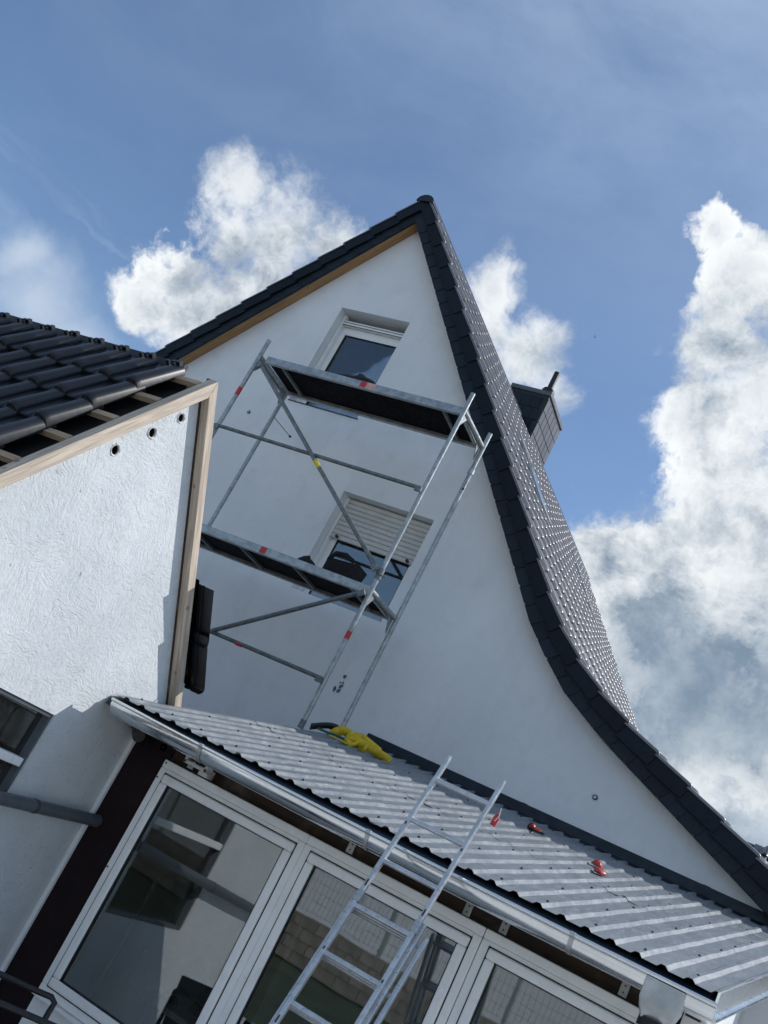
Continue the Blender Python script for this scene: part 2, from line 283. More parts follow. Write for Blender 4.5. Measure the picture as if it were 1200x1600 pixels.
# ------------------------------------------------------------------ mesh helpers
def quat_to(d):
    return V(d).normalized().to_track_quat('Z', 'Y').to_matrix()
class MB:
    def __init__(s): s.v = []; s.f = []; s.mi = []; s.cur = 0
    def add(s, vs, fs):
        o = len(s.v); s.v += [V(p) for p in vs]; s.f += [tuple(o + i for i in f) for f in fs]; s.mi += [s.cur] * len(fs); return s
    def box(s, a, b):
        x0, y0, z0 = a; x1, y1, z1 = b
        return s.add([(x0, y0, z0), (x1, y0, z0), (x1, y1, z0), (x0, y1, z0), (x0, y0, z1), (x1, y0, z1), (x1, y1, z1), (x0, y1, z1)],
                     [(0, 3, 2, 1), (4, 5, 6, 7), (0, 1, 5, 4), (1, 2, 6, 5), (2, 3, 7, 6), (3, 0, 4, 7)])
    def obox(s, c, ex, ey, ez, sx, sy, sz, ch=0.0):
        """oriented box, half axes; ch chamfers the long edges (profile in ey/ez)"""
        c = V(c); ex = V(ex).normalized(); ey = V(ey).normalized(); ez = V(ez).normalized()
        if ch <= 0: prof = [(-sy, -sz), (sy, -sz), (sy, sz), (-sy, sz)]
        else: prof = [(-sy + ch, -sz), (sy - ch, -sz), (sy, -sz + ch), (sy, sz - ch), (sy - ch, sz), (-sy + ch, sz), (-sy, sz - ch), (-sy, -sz + ch)]
        n = len(prof); vs = []
        for e in (-sx, sx):
            for a, b in prof: vs.append(c + ex * e + ey * a + ez * b)
        fs = [(i, (i + 1) % n, n + (i + 1) % n, n + i) for i in range(n)]
        if ex.cross(ey).dot(ez) < 0: fs = [f[::-1] for f in fs]; fs += [tuple(range(n)), tuple(range(2 * n - 1, n - 1, -1))]
        else: fs += [tuple(range(n - 1, -1, -1)), tuple(range(n, 2 * n))]
        return s.add(vs, fs)
    def tube(s, pts, r, n=10, caps=True, r2=None):
        pts = [V(p) for p in pts]; rings = []
        up = None
        for i, p in enumerate(pts):
            d = (pts[min(i + 1, len(pts) - 1)] - pts[max(i - 1, 0)]).normalized()
            if up is None:
                up = d.orthogonal().normalized()
            up = (up - d * up.dot(d)).normalized(); q = d.cross(up)
            rr = r if r2 is None else r + (r2 - r) * i / (len(pts) - 1)
            rings.append([p + (up * cos(2 * pi * k / n) + q * sin(2 * pi * k / n)) * rr for k in range(n)])
        vs = [x for rg in rings for x in rg]; fs = []
        for i in range(len(pts) - 1):
            for k in range(n): fs.append((i * n + k, i * n + (k + 1) % n, (i + 1) * n + (k + 1) % n, (i + 1) * n + k))
        if caps: fs += [tuple(range(n - 1, -1, -1)), tuple(range((len(pts) - 1) * n, len(pts) * n))]
        return s.add(vs, fs)
    def strip(s, pts, wvec, thick=0.0):
        """ribbon along pts, width vector per point"""
        vs = []; n = len(pts)
        for p, wv in zip(pts, wvec): vs += [V(p) - V(wv) * .5, V(p) + V(wv) * .5]
        return s.add(vs, [(2 * i, 2 * i + 1, 2 * i + 3, 2 * i + 2) for i in range(n - 1)])
    def mesh(s, name):
        me = bpy.data.meshes.new(name); me.from_pydata([tuple(p) for p in s.v], [], s.f); me.update(); return me
    def build(s, name, mat, parent=None, smooth=False, bevel=0.0, label=None, cat=None, group=None, kind=None, solid=0.0):
        mats = mat if isinstance(mat, (list, tuple)) else [mat]
        me = s.mesh(name)
        for q in mats: me.materials.append(M[q] if isinstance(q, str) else q)
        if len(mats) > 1: me.polygons.foreach_set('material_index', s.mi)
        o = bpy.data.objects.new(name, me); COL.objects.link(o)
        if smooth:
            me.polygons.foreach_set('use_smooth', [True] * len(me.polygons))
            me.set_sharp_from_angle(angle=radians(38))
        if parent is not None: hang(o, parent)
        else:
            if s.v and kind != 'structure':
                lo = V((min(p.x for p in s.v), min(p.y for p in s.v), min(p.z for p in s.v))); hi = V((max(p.x for p in s.v), max(p.y for p in s.v), max(p.z for p in s.v)))
                c = V(((lo.x + hi.x) / 2, (lo.y + hi.y) / 2, lo.z)); me.transform(Matrix.Translation(-c)); o.location = c
        if solid:
            md = o.modifiers.new('s', 'SOLIDIFY'); md.thickness = solid; md.offset = 0
        if bevel:
            md = o.modifiers.new('b', 'BEVEL'); md.width = bevel; md.segments = 2; md.limit_method = 'ANGLE'; md.angle_limit = radians(40)
        tag(o, label, cat, group, kind); return o
def tag(o, label=None, cat=None, group=None, kind=None):
    if label: o['label'] = label
    if cat: o['category'] = cat
    if group: o['group'] = group
    if kind: o['kind'] = kind
    return o
WORLD = {}
def wmat(o):
    """world matrix without a depsgraph update"""
    mm = o.matrix_basis.copy()
    if o.parent: mm = wmat(o.parent) @ o.matrix_parent_inverse @ mm
    return mm
def hang(o, parent):
    o.parent = parent; o.matrix_parent_inverse = wmat(parent).inverted()
def thing(name, loc, label, cat, group=None):
    o = bpy.data.objects.new(name, None); COL.objects.link(o); o.location = loc; o.empty_display_size = .2
    return tag(o, label, cat, group)
def inst(name, me, mtx, parent, smooth=None):
    o = bpy.data.objects.new(name, me); COL.objects.link(o); o.matrix_basis = mtx; hang(o, parent); return o
def frame_m(origin, U, Vv, Wv):
    mm = Matrix((V(U), V(Vv), V(Wv))).transposed().to_4x4(); mm.translation = V(origin); return mm
def plate_with_holes(outer, holes, to3):
    """flat face with holes; outer/hole polygons in 2D, to3 maps (a,b) to a point"""
    vs = [V(p) for p in outer]; fa = [list(range(len(outer)))]
    edges = [(i, (i + 1) % len(outer)) for i in range(len(outer))]
    for h in holes:
        o = len(vs); vs += [V(p) for p in h]; edges += [(o + i, o + (i + 1) % len(h)) for i in range(len(h))]
    r = geometry.delaunay_2d_cdt(vs, edges, [], 1, 1e-5)
    def inside(p, poly):
        c = False; n = len(poly)
        for i in range(n):
            a = poly[i]; b = poly[(i + 1) % n]
            if (a[1] > p[1]) != (b[1] > p[1]) and p[0] < (b[0] - a[0]) * (p[1] - a[1]) / (b[1] - a[1]) + a[0]: c = not c
        return c
    fs = []
    for f in r[2]:
        c = sum((r[0][i] for i in f), V((0, 0))) / len(f)
        if inside(c, outer) and not any(inside(c, h) for h in holes): fs.append(tuple(f))
    return [to3(p) for p in r[0]], fs

# ------------------------------------------------------------------ ground and far surroundings
mb = MB(); mb.add([(-400, -400, -.03), (400, -400, -.03), (400, 400, -.03), (-400, 400, -.03)], [(0, 1, 2, 3)]); mb.build('ground', 'yard', kind='structure')
mb = MB(); mb.add([(-40, -17.3, -.02), (40, -17.3, -.02), (40, -10.4, -.02), (-40, -10.4, -.02)], [(0, 1, 2, 3)]); mb.build('lawn', 'lawn', kind='structure')
ter = MB(); ter.box((-4.1, -8.6, -.05), (3.5, -3.75, -.012)); tero = ter.build('terrace', 'grime', kind='structure')
pav = MB(); pav.box((-.245, -.245, -.025), (.245, .245, .012)); pm = pav.mesh('paver'); pm.materials.append(M['paving'])
for i in range(15):
    for j in range(9):
        o = bpy.data.objects.new('paving_slab', pm); COL.objects.link(o); o.location = (-3.83 + i * .5, -8.3 + j * .5, random.uniform(-.002, .002)); hang(o, tero)

# ------------------------------------------------------------------ the white house
AX = -6.82; ZR = 9.39
PR = [(AX, ZR), (-3.2, 4.88), (-2.93, 4.62), (-2.60, 4.34), (-2.13, 4.07), (-1.0, 3.54), (1.35, 2.45)]   # soffit line, right
PL = [(AX, ZR), (-11.0, 4.15)]                                                                          # soffit line, left
SKW = .030                                                                                               # the long walls are not quite square to the gable
HL = 11.2                                                                                                # house length
def poly_off(P, d, sgn):
    """offset polyline outwards by d (sgn +1 right slope, -1 left slope)"""
    out = []
    for i, p in enumerate(P):
        ns = []
        for a, b in ((i - 1, i), (i, i + 1)):
            if a >= 0 and b < len(P):
                dx = P[b][0] - P[a][0]; dz = P[b][1] - P[a][1]; l = sqrt(dx * dx + dz * dz); ns.append((-dz / l * 1.0, dx / l) if sgn > 0 else (dz / l, -dx / l))
        nx = sum(q[0] for q in ns) / len(ns); nz = sum(q[1] for q in ns) / len(ns); k = 1 / (nx * nx + nz * nz)
        if i == 0: out.append((p[0], p[1] + d / nz)); continue
        out.append((p[0] + nx * d * k, p[1] + nz * d * k))
    return out
def at_len(P, s):
    for i in range(len(P) - 1):
        a = V(P[i]); b = V(P[i + 1]); l = (b - a).length
        if s <= l or i == len(P) - 2: return a + (b - a) * (s / l), (b - a).normalized()
        s -= l
def plen(P): return sum((V(P[i + 1]) - V(P[i])).length for i in range(len(P) - 1))
house = thing('white_house', (-3.5, 0, 0), 'tall white rendered house with steep dark tiled gable, behind the metal roof', 'house')
UW = (-7.277, -6.258, 6.555, 8.01); LW = (-5.93, -4.731, 4.36, 5.638)
outer = [(-10.9, 0), (1.25, 0), (1.25, 2.49)] + [p for p in PR[::-1] if p[0] < 1.2] + [(-10.9, 4.27)]
rect = lambda r: [(r[0], r[2]), (r[1], r[2]), (r[1], r[3]), (r[0], r[3])]
vs, fs = plate_with_holes(outer, [rect(UW), rect(LW)], lambda p: (p[0], 0, p[1]))
mb = MB(); mb.add(vs, [f[::-1] if False else f for f in fs])
for r in (UW, LW):                                                     # reveals
    q = rect(r)
    for i in range(4):
        a = q[i]; b = q[(i + 1) % 4]; mb.add([(a[0], 0, a[1]), (b[0], 0, b[1]), (b[0], .30, b[1]), (a[0], .30, a[1])], [(0, 1, 2, 3)])
wall = mb.build('gable_wall', 'plaster', house)
mb = MB()
mb.box((1.0, .004, 0), (1.25, HL, 2.45)); mb.box((-10.9, .004, 0), (-10.65, HL, 4.2))
mb.add([(p[0] + SKW * HL, HL - .1, p[1]) for p in outer], [tuple(range(len(outer)))])
mb.build('outer_walls', 'plaster', house)
mb = MB(); mb.box((-9.0, 2.6, 3.0), (-4.6, 2.7, 5.97)); mb.box((-7.9, 2.3, 6.06), (-5.7, 2.4, 7.8)); mb.box((-9.0, .35, 5.98), (-4.6, 2.75, 6.05)); mb.build('inner_wall', 'dark_room', house)
# wall marks: two drilled holes and a chipped patch
for (x, z, r) in ((-7.707, 6.242, .022), (-2.006, 3.568, .025)):
    mb = MB(); mb.tube([(x, -.012, z), (x, .02, z)], r, 14); o = mb.build('wall_socket', 'grime', house)
    mb = MB(); mb.tube([(x, -.016, z), (x, -.011, z)], r * .55, 12); mb.build('plug', 'zinc_d', o)
mb = MB()
for k in range(9):
    x = -4.853 + random.uniform(-.03, .05); z = 3.593 + random.uniform(-.09, .09)
    a = random.uniform(0, 6.28); rr = random.uniform(.010, .022); n = 6
    mb.add([(x + rr * cos(a + 2 * pi * i / n) * random.uniform(.5, 1.1), -.004 - .0006 * k, z + 1.5 * rr * sin(a + 2 * pi * i / n) * random.uniform(.5, 1.1)) for i in range(n)], [tuple(range(n))])
mb.build('chipped_plaster', basic('bare_patch', (.13, .13, .135), .9), house, kind='stuff')

# verge: soffit boards, fascia, slates
OV = .15
for P, sg, nm in ((PL, -1, 'l'), (PR, 1, 'r')):
    lo = poly_off(P, .004, sg); hi = poly_off(P, .024, sg)
    mb = MB()
    for i in range(len(P) - 1):
        a, b, c, d = lo[i], lo[i + 1], hi[i + 1], hi[i]
        vs = [(q[0], y, q[1]) for y in (-OV + .001, .012) for q in (a, b, c, d)]
        mb.add(vs, [(0, 1, 2, 3), (7, 6, 5, 4), (0, 4, 5, 1), (3, 2, 6, 7), (1, 5, 6, 2), (0, 3, 7, 4)])
    mb.build('soffit_board', 'soffit', house)
    f0 = poly_off(P, -.004, sg); f1 = poly_off(P, .215, sg)
    mb = MB()
    for i in range(len(P) - 1):
        a, b, c, d = f0[i], f0[i + 1], f1[i + 1], f1[i]
        vs = [(q[0], y, q[1]) for y in (-OV - .018, -OV) for q in (a, b, c, d)]
        mb.add(vs, [(0, 1, 2, 3), (7, 6, 5, 4), (0, 4, 5, 1), (3, 2, 6, 7), (1, 5, 6, 2), (0, 3, 7, 4)])
    vb = mb.build('verge_board', 'navy', house)
    L = plen(P); n = int(L / .205); st = L / n; lowP = poly_off(P, -.012, sg)
    # slates: shared mesh, local x down the slope, y out of the face, z across
    if nm == 'l':
        mb = MB(); pts = []
        Wd, Hh, T = .222, .205, .012
        prof = [(-.006, 0), (Wd - .05, 0), (Wd - .015, .012), (Wd, .05), (Wd, Hh), (-.006, Hh)]
        vs = [(x, 0, z) for x, z in prof] + [(x, -T, z) for x, z in prof]
        k = len(prof); mb.add(vs, [tuple(range(k)), tuple(range(2 * k - 1, k - 1, -1))] + [((i + 1) % k, i, k + i, k + (i + 1) % k) for i in range(k)])
        slate_me = mb.mesh('verge_slate'); slate_me.materials.append(M['slate'])
    for i in range(n):
        p, t = at_len(lowP, i * st)
        p2, t2 = at_len(lowP, i * st + st * .5); t = t2
        nrm = V((-t.y, t.x)) if sg > 0 else V((t.y, -t.x))
        jit = random.uniform(-.010, .010)
        ex = V((t.x, 0, t.y)); ez = V((nrm.x, 0, nrm.y)); ey = V((0, 1, 0))
        # tilt so that the lower slate tucks under the upper one
        ex2 = (ex * cos(.035) + V((0, -1, 0)) * sin(.035)); ey2 = (ey * cos(.035) + ex * sin(.035))
        mtx = frame_m((p.x + jit * t.x, -OV - .0195, p.y + jit * t.y), ex2, ey2, ez)
        inst('verge_slate', slate_me, mtx, vb)

# roof deck and tiles
def tile_mesh(name, mat, Wt=.233, L=.42, lugs=False):
    pr = [(-.014, -.020), (-.013, .010), (-.005, .032), (.010, .046), (.030, .051), (.052, .050), (.066, .043), (.092, .010), (.100, .003), (.128, .002), (.133, .010), (.146, .010), (.151, .002), (.228, .005)]
    k = Wt / .233; vs = []; n = len(pr)
    for v, dw in ((0, 0), (L - .045, .036), (L - .018, .036), (L - .006, .030), (L, .014), (L - .003, -.020)):
        for u, q in pr: vs.append((u * k, v, q + dw if q > -.02 else q + dw * .6))
    fs = []
    for r in range(5):
        for i in range(n - 1): fs.append((r * n + i, r * n + i + 1, (r + 1) * n + i + 1, (r + 1) * n + i))
    mb = MB(); mb.add(vs, [f[::-1] for f in fs])
    if lugs:
        for u, v, s in ((.02, .012, .016), (.055, .02, .014), (.10, .03, .010), (.03, .045, .009)):
            mb.box((u - s, v - s, .035), (u + s, v + s, .062 + s * .6))
    me = mb.mesh(name); me.materials.append(M[mat])
    me.polygons.foreach_set('use_smooth', [True] * len(me.polygons)); me.set_sharp_from_angle(angle=radians(30)); return me
def verge_mesh(name, L=.42, H=.135):
    """side flap of a verge tile with a rounded bead on top: u out of the verge, v down slope, w normal"""
    mb = MB()
    fp = [(.012, .012), (.026, .012), (.027, -H), (.013, -H)]
    vs = []; k = 4
    for v, dw, du in ((0, 0, -.004), (L, .024, .008)):
        for u, q in fp: vs.append((u + du, v, q + dw))
    mb.add(vs, [(i, (i + 1) % k, k + (i + 1) % k, k + i) for i in range(k)] + [tuple(range(k)), tuple(range(2 * k - 1, k - 1, -1))])
    mb.cur = 1; n = 8; rings = ((0, .0, .021), (L - .03, .026, .022), (L - .010, .025, .020), (L, .020, .012)); vs = []
    for v, dw, r in rings:
        for a in range(n + 1):
            t = -.35 + (pi + .7) * a / n; vs.append((.012 - cos(t) * r * 1.0 + .004, v, .018 + dw + sin(t) * r))
    m_ = n + 1; mb.add(vs, [(i * m_ + a, (i + 1) * m_ + a, (i + 1) * m_ + a + 1, i * m_ + a + 1) for i in range(3) for a in range(n)] + [tuple(range(3 * m_, 4 * m_))])
    me = mb.mesh(name); me.materials.append(M['flap']); me.materials.append(M['tile_main']); me.polygons.foreach_set('material_index', mb.mi)
    me.polygons.foreach_set('use_smooth', [x == 1 for x in mb.mi]); me.set_sharp_from_angle(angle=radians(50)); return me
T_main = tile_mesh('roof_tile', 'tile_main', .233, .455)
GA = .385
mb = MB()
for P, sg in ((PL, -1), (PR, 1)):
    d0 = poly_off(P, .19, sg); d1 = poly_off(P, .218, sg)
    for i in range(len(P) - 1):
        a, b, c, d = d0[i], d0[i + 1], d1[i + 1], d1[i]
        vs = [(q[0] + SKW * max(y, 0), y, q[1]) for y in (-OV + .003, HL + .1) for q in (a, b, c, d)]
        mb.add(vs, [(0, 1, 2, 3), (7, 6, 5, 4), (0, 4, 5, 1), (3, 2, 6, 7), (1, 5, 6, 2), (0, 3, 7, 4)])
roof = mb.build('roof', 'lead', house)
VY = -OV - .062                                                        # verge outer face
cand = []
for P, sg, ycols in ((PR, 1, int((HL + .2) / .233)), (PL, -1, 14)):
    tp = poly_off(P, .224, sg); L = plen(tp); rows = int(L / GA)
    for r in range(rows):
        s0 = .06 + r * GA
        p, t = at_len(tp, s0); p2, t2 = at_len(tp, min(s0 + .42, L)); t = (p2 - p).normalized()
        nrm = V((-t.y, t.x)) if sg > 0 else V((t.y, -t.x))
        Vv = V((t.x, 0, t.y)); Wv = V((nrm.x, 0, nrm.y)); U = Vv.cross(Wv)
        U2 = V((SKW * U.y, U.y, 0)).normalized(); V2 = (Vv - U2 * Vv.dot(U2)).normalized(); W2 = U2.cross(V2)
        for c in range(ycols):
            y = VY + .030 + c * .233 + (.233 if U.y < 0 else 0)
            mtx = frame_m((p.x + SKW * y, y, p.y), U2, V2, W2) @ Matrix.Rotation(random.uniform(-.010, .010), 4, 'Z') @ Matrix.Rotation(random.uniform(-.012, .012), 4, 'Y') @ Matrix.Translation((0, random.uniform(-.006, .006), random.uniform(-.002, .004)))
            ctr = mtx @ V((.11, .2, .03)); seen = (sg > 0 and r < 19) or c == 0
            cand.append(((ctr - V((0, -9.5, 2.1))).length + (0 if seen else 100), sg, r, c, mtx))
        # verge flap
        fm = frame_m((p.x, VY + .027, p.y), (0, -1, 0), Vv, Wv)
        if sg < 0: fm = frame_m((p.x, VY + .027, p.y), (0, -1, 0), Vv, Wv)
        cand.append((-1, sg, r, -1, fm))
V_main = verge_mesh('verge_tile', .405, .125)
cand.sort(key=lambda q: q[0])
rest = MB(); nkeep = 0; tv = [v.co.copy() for v in T_main.vertices]; tf = [tuple(p.vertices) for p in T_main.polygons]
for dist, sg, r, c, mtx in cand:
    if c == -1: inst('verge_tile', V_main, mtx, roof)
    elif nkeep < 290: inst('roof_tile', T_main, mtx, roof); nkeep += 1
    else: rest.add([mtx @ v for v in tv], tf)
o = rest.build('far_roof_tiles', 'tile_main', roof, kind='stuff')
me = o.data; me.polygons.foreach_set('use_smooth', [True] * len(me.polygons)); me.set_sharp_from_angle(angle=radians(42))
# ridge caps
zr = poly_off(PR, .224, 1)[0][1]
mb = MB(); n = 8; cap = []
for v, r in ((0, .125), (.40, .135), (.42, .13)):
    cap.append([(-r * cos(pi * k / n), v, r * .85 * sin(pi * k / n) - .02) for k in range(n + 1)])
vs = [p for rg in cap for p in rg]; fs = []
for i in range(2):
    for k in range(n): fs.append((i * (n + 1) + k, (i + 1) * (n + 1) + k, (i + 1) * (n + 1) + k + 1, i * (n + 1) + k + 1))
fs.append(tuple(range(n + 1))); mb.add(vs, fs); cm = mb.mesh('ridge_cap'); cm.materials.append(M['tile'])
cm.polygons.foreach_set('use_smooth', [True] * len(cm.polygons)); cm.set_sharp_from_angle(angle=radians(45))
for i in range(30): inst('ridge_cap', cm, Matrix.Translation((AX + SKW * i * .39, VY - .02 + i * .39, zr - .045)), roof)
# roof windows on the right slope
tp = poly_off(PR, .224, 1)
for y0, s0 in ((2.3, 2.1), (6.9, 1.7)):
    p, t = at_len(tp, s0); Vv = V((t.x, 0, t.y)); Wv = V((-t.y, 0, t.x)); 
    c0 = V((p.x + SKW * y0, y0, p.y))
    mb = MB()
    for (a, b, c, d) in ((0, .06, 0, 1.2), (.72, .78, 0, 1.2), (.06, .72, 0, .08), (.06, .72, 1.12, 1.2)):
        mb.obox(c0 + V((0, 1, 0)) * (a + b) / 2 + Vv * (c + d) / 2 + Wv * .055, Vv, (0, 1, 0), Wv, (d - c) / 2, (b - a) / 2, .048)
    rw = mb.build('roof_window', 'zinc_d', house)
    mb = MB(); mb.obox(c0 + V((0, .39, 0)) + Vv * .6 + Wv * .098, Vv, (0, 1, 0), Wv, .52, .33, .003); mb.build('pane', 'glass_up', rw)
    mb = MB(); mb.obox(c0 + V((0, .39, 0)) + Vv * .6 + Wv * .088, Vv, (0, 1, 0), Wv, .53, .34, .004); mb.build('dark_backing', 'grime', rw)  # added dark board under the glass, hides the tiles below it
# chimney with slate cladding and flue
CX0, CX1, CY0, CY1, CZ0, CZ1 = -7.05, -6.33, 5.0, 6.1, 8.4, 10.30
mb = MB(); mb.box((CX0, CY0, CZ0), (CX1, CY1, CZ1)); chim = mb.build('chimney', 'black', house)
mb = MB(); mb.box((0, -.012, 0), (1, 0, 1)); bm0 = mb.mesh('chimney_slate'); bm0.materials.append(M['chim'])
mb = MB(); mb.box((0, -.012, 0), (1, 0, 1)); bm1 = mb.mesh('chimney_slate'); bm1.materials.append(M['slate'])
nz = 8; hz = (CZ1 - .06 - CZ0) / nz
for i in range(nz):
    z = CZ0 + i * hz
    for j in range(6):
        wd = (CY1 - CY0) / 6
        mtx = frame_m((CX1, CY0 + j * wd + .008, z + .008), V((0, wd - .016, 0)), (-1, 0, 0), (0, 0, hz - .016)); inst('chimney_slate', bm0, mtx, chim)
    for j in range(4):
        wd = (CX1 - CX0) / 4; off = (.5 if i % 2 else 0) * wd
        x0 = max(CX0, CX0 + j * wd - off + .003); x1 = min(CX1, CX0 + (j + 1) * wd - off - .003)
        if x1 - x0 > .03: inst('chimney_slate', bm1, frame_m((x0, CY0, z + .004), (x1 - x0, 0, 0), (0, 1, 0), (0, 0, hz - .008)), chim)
mb = MB(); mb.box((CX0 - .025, CY0 - .025, CZ1), (CX1 + .025, CY1 + .025, CZ1 + .08)); mb.build('chimney_cap', 'pipe', chim, bevel=.01)
mb = MB(); mb.tube([(-6.46, 5.15, 10.40), (-6.46, 5.15, 10.47)], .115, 16); mb.tube([(-6.46, 5.15, 10.47), (-6.46, 5.15, 10.50)], .10, 16); mb.tube([(-6.46, 5.15, 10.49), (-6.46, 5.15, 10.87)], .05, 14); mb.build('flue_pipe', 'black', chim, smooth=True)

# house windows ----------------------------------------------------------------
def bar_frame(mb, x0, x1, z0, z1, wd, y0, y1):
    mb.box((x0, y0, z1 - wd), (x1, y1, z1)); mb.box((x0, y0, z0), (x1, y1, z0 + wd))
    mb.box((x0, y0, z0 + wd), (x0 + wd, y1, z1 - wd)); mb.box((x1 - wd, y0, z0 + wd), (x1, y1, z1 - wd))
def house_window(r, top, label):
    x0, x1, z0, z1 = r; z1 -= top; z0 -= .085
    mb = MB(); bar_frame(mb, x0 + .002, x1 - .002, z0 + .002, z1, .062, .20, .27)
    wnd = mb.build('window', 'pvc', house, bevel=.006, label=label)
    mb = MB(); bar_frame(mb, x0 + .06, x1 - .06, z0 + .06, z1 - .058, .055, .188, .25); mb.build('sash', 'pvc', wnd, bevel=.008)
    mb = MB(); bar_frame(mb, x0 + .113, x1 - .113, z0 + .113, z1 - .111, .008, .196, .215); mb.build('seal', 'seal', wnd)
    mb = MB(); mb.box((x0 + .118, .212, z0 + .118), (x1 - .118, .218, z1 - .116)); mb.build('pane', 'glass_up', wnd)
    for a in (x0 + .004, x1 - .034):
        mb = MB(); mb.box((a, .135, z0 + .01), (a + .03, .198, z1 + top - .01)); mb.build('shutter_guide', 'pvc', wnd)
    return wnd
uw = house_window(UW, .155, 'white upper gable window with shutter box')
mb = MB(); mb.box((UW[0] + .004, .14, UW[3] - .152), (UW[1] - .004, .27, UW[3] - .085)); mb.build('shutter_box', 'pvc', uw, bevel=.006)
mb = MB(); mb.box((UW[0] + .03, .134, UW[3] - .158), (UW[1] - .03, .139, UW[3] - .15)); mb.box((UW[0] + .03, .134, UW[3] - .118), (UW[1] - .03, .139, UW[3] - .112)); mb.build('shutter_slot', 'seal', uw)
mb = MB(); pts = []; n = 26
for k in range(n + 1):
    x = UW[0] + .36 + (UW[1] - UW[0] - .40) * k / n; pts.append((x, .36 + .022 * sin(k * 1.7) + .008 * sin(k * .6), 0))
mb.add([(p[0], p[1], z) for z in (UW[2], UW[3] - .1) for p in pts], [(k, k + 1, n + 2 + k, n + 1 + k) for k in range(n)]); mb.build('curtain', 'white', uw, smooth=True)
mb = MB(); mb.box((UW[0] - .0, -.012, UW[2] - .006), (UW[1] + .02, .19, UW[2] + .003)); mb.build('sill', 'navy', uw)
lw = house_window(LW, .07, 'white lower gable window with half lowered shutter')
for k in range(9):
    z1 = LW[3] - .012 - k * .0575
    mb = MB(); pr = [(.150, z1), (.142, z1 - .008), (.138, z1 - .028), (.142, z1 - .048), (.150, z1 - .0545), (.160, z1 - .0545), (.160, z1)]
    n = len(pr); mb.add([(x, y, z) for x in (LW[0] + .03, LW[1] - .03) for y, z in pr], [tuple(range(n)), tuple(range(2 * n - 1, n - 1, -1))] + [((i + 1) % n, i, n + i, n + (i + 1) % n) for i in range(n)])
    mb.build('shutter_slat', 'shutter', lw)
for x in (LW[0] + .13, LW[1] - .13):
    mb = MB(); mb.tube([(x, .105, LW[3] - .505), (x, .15, LW[3] - .505)], .018, 10); mb.build('shutter_stop', 'black', lw)

# ------------------------------------------------------------------ annex with the metal roof
annex = thing('metal_roofed_annex', (-2.2, -2.1, 0), 'low glazed annex with corrugated metal roof and zinc gutter, in front of the white house', 'annex')
PT = radians(11.3); Z0 = 3.15; YE = -4.15
XL, XR = -4.10, -.29
def roofpt(x, y, h=0.0):
    """x at the eave; the sheets fan out slightly towards the house"""
    k = -.065 + .165 * (x - XL) / (XR - XL)
    return V((x + k * (y - YE), y - sin(PT) * h, Z0 + y * math.tan(PT) + cos(PT) * h))
RIB = .128; RH = .0155
def ribh(u):
    u = (u / RIB) % 1.0
    for a, b, ha, hb in ((0, .53, 0, 0), (.53, .67, 0, 1), (.67, .83, 1, 1), (.83, .97, 1, 0), (.97, 1.01, 0, 0)):
        if a <= u <= b: return ha + (hb - ha) * (u - a) / (b - a)
    return 0
mb = MB(); mb.add([roofpt(XL, YE + .06, -.03), roofpt(XR, YE + .06, -.03), roofpt(XR, -.02, -.03), roofpt(XL, -.02, -.03), roofpt(XL, YE + .06, -.06), roofpt(XR, YE + .06, -.06), roofpt(XR, -.02, -.06), roofpt(XL, -.02, -.06)],
    [(0, 1, 2, 3), (7, 6, 5, 4), (0, 4, 5, 1), (1, 5, 6, 2), (2, 6, 7, 3), (3, 7, 4, 0)]); aroof = mb.build('roof', 'lead', annex)
nsheet = 4; sw = (XR - XL) / nsheet
brk = [0, .53, .67, .83, .97]
for si in range(nsheet):
    xa = XL + si * sw; xb = xa + sw + (.05 if si < nsheet - 1 else 0)
    us = sorted(set([0.0, xb - xa] + [j * RIB + b * RIB - (xa - XL) for j in range(0, 40) for b in brk if 0 < j * RIB + b * RIB - (xa - XL) < xb - xa]))
    for (ya, yb, lift) in ((YE, -2.28, 0.0), (-2.44, -.015, .0012)):
        ny = 9; mb = MB(); vs = []
        for j in range(ny + 1):
            y = ya + (yb - ya) * j / ny
            for u in us:
                wv = .0015 * sin(9 * y + 3.1 * u + si) + random.uniform(-.0012, .0012)
                lf = lift + .0012 * si
                if lift and j == 0: lf += max(0, sin(4.7 * (xa + u) + 1.0)) ** 5 * .005
                vs.append(roofpt(xa + u, y, ribh(xa + u - XL + 1e-5) * RH + wv * (0 if lift and j == 0 else 1) + lf))
        n = len(us); mb.add(vs, [(j * n + i, j * n + i + 1, (j + 1) * n + i + 1, (j + 1) * n + i) for j in range(ny) for i in range(n - 1)])
        mb.build('roof_sheet', 'sheet', aroof, solid=.0015)
mb = MB()
for y in (-4.0, -3.35, -2.75, -2.33, -1.7, -1.05, -.4):
    for k in range(30):
        if (k + int(y * 10)) % 2: continue
        u = (k + .75) * RIB; x = XL + u
        if x > XR - .02: continue
        p = roofpt(x, y + random.uniform(-.02, .02), RH + .006); nn = V((0, -sin(PT), cos(PT)))
        mb.tube([p - nn * .004, p + nn * .002], .008, 8); mb.tube([p + nn * .002, p + nn * .006], .005, 6)
mb.build('roof_screws', 'grime', aroof, kind='stuff')
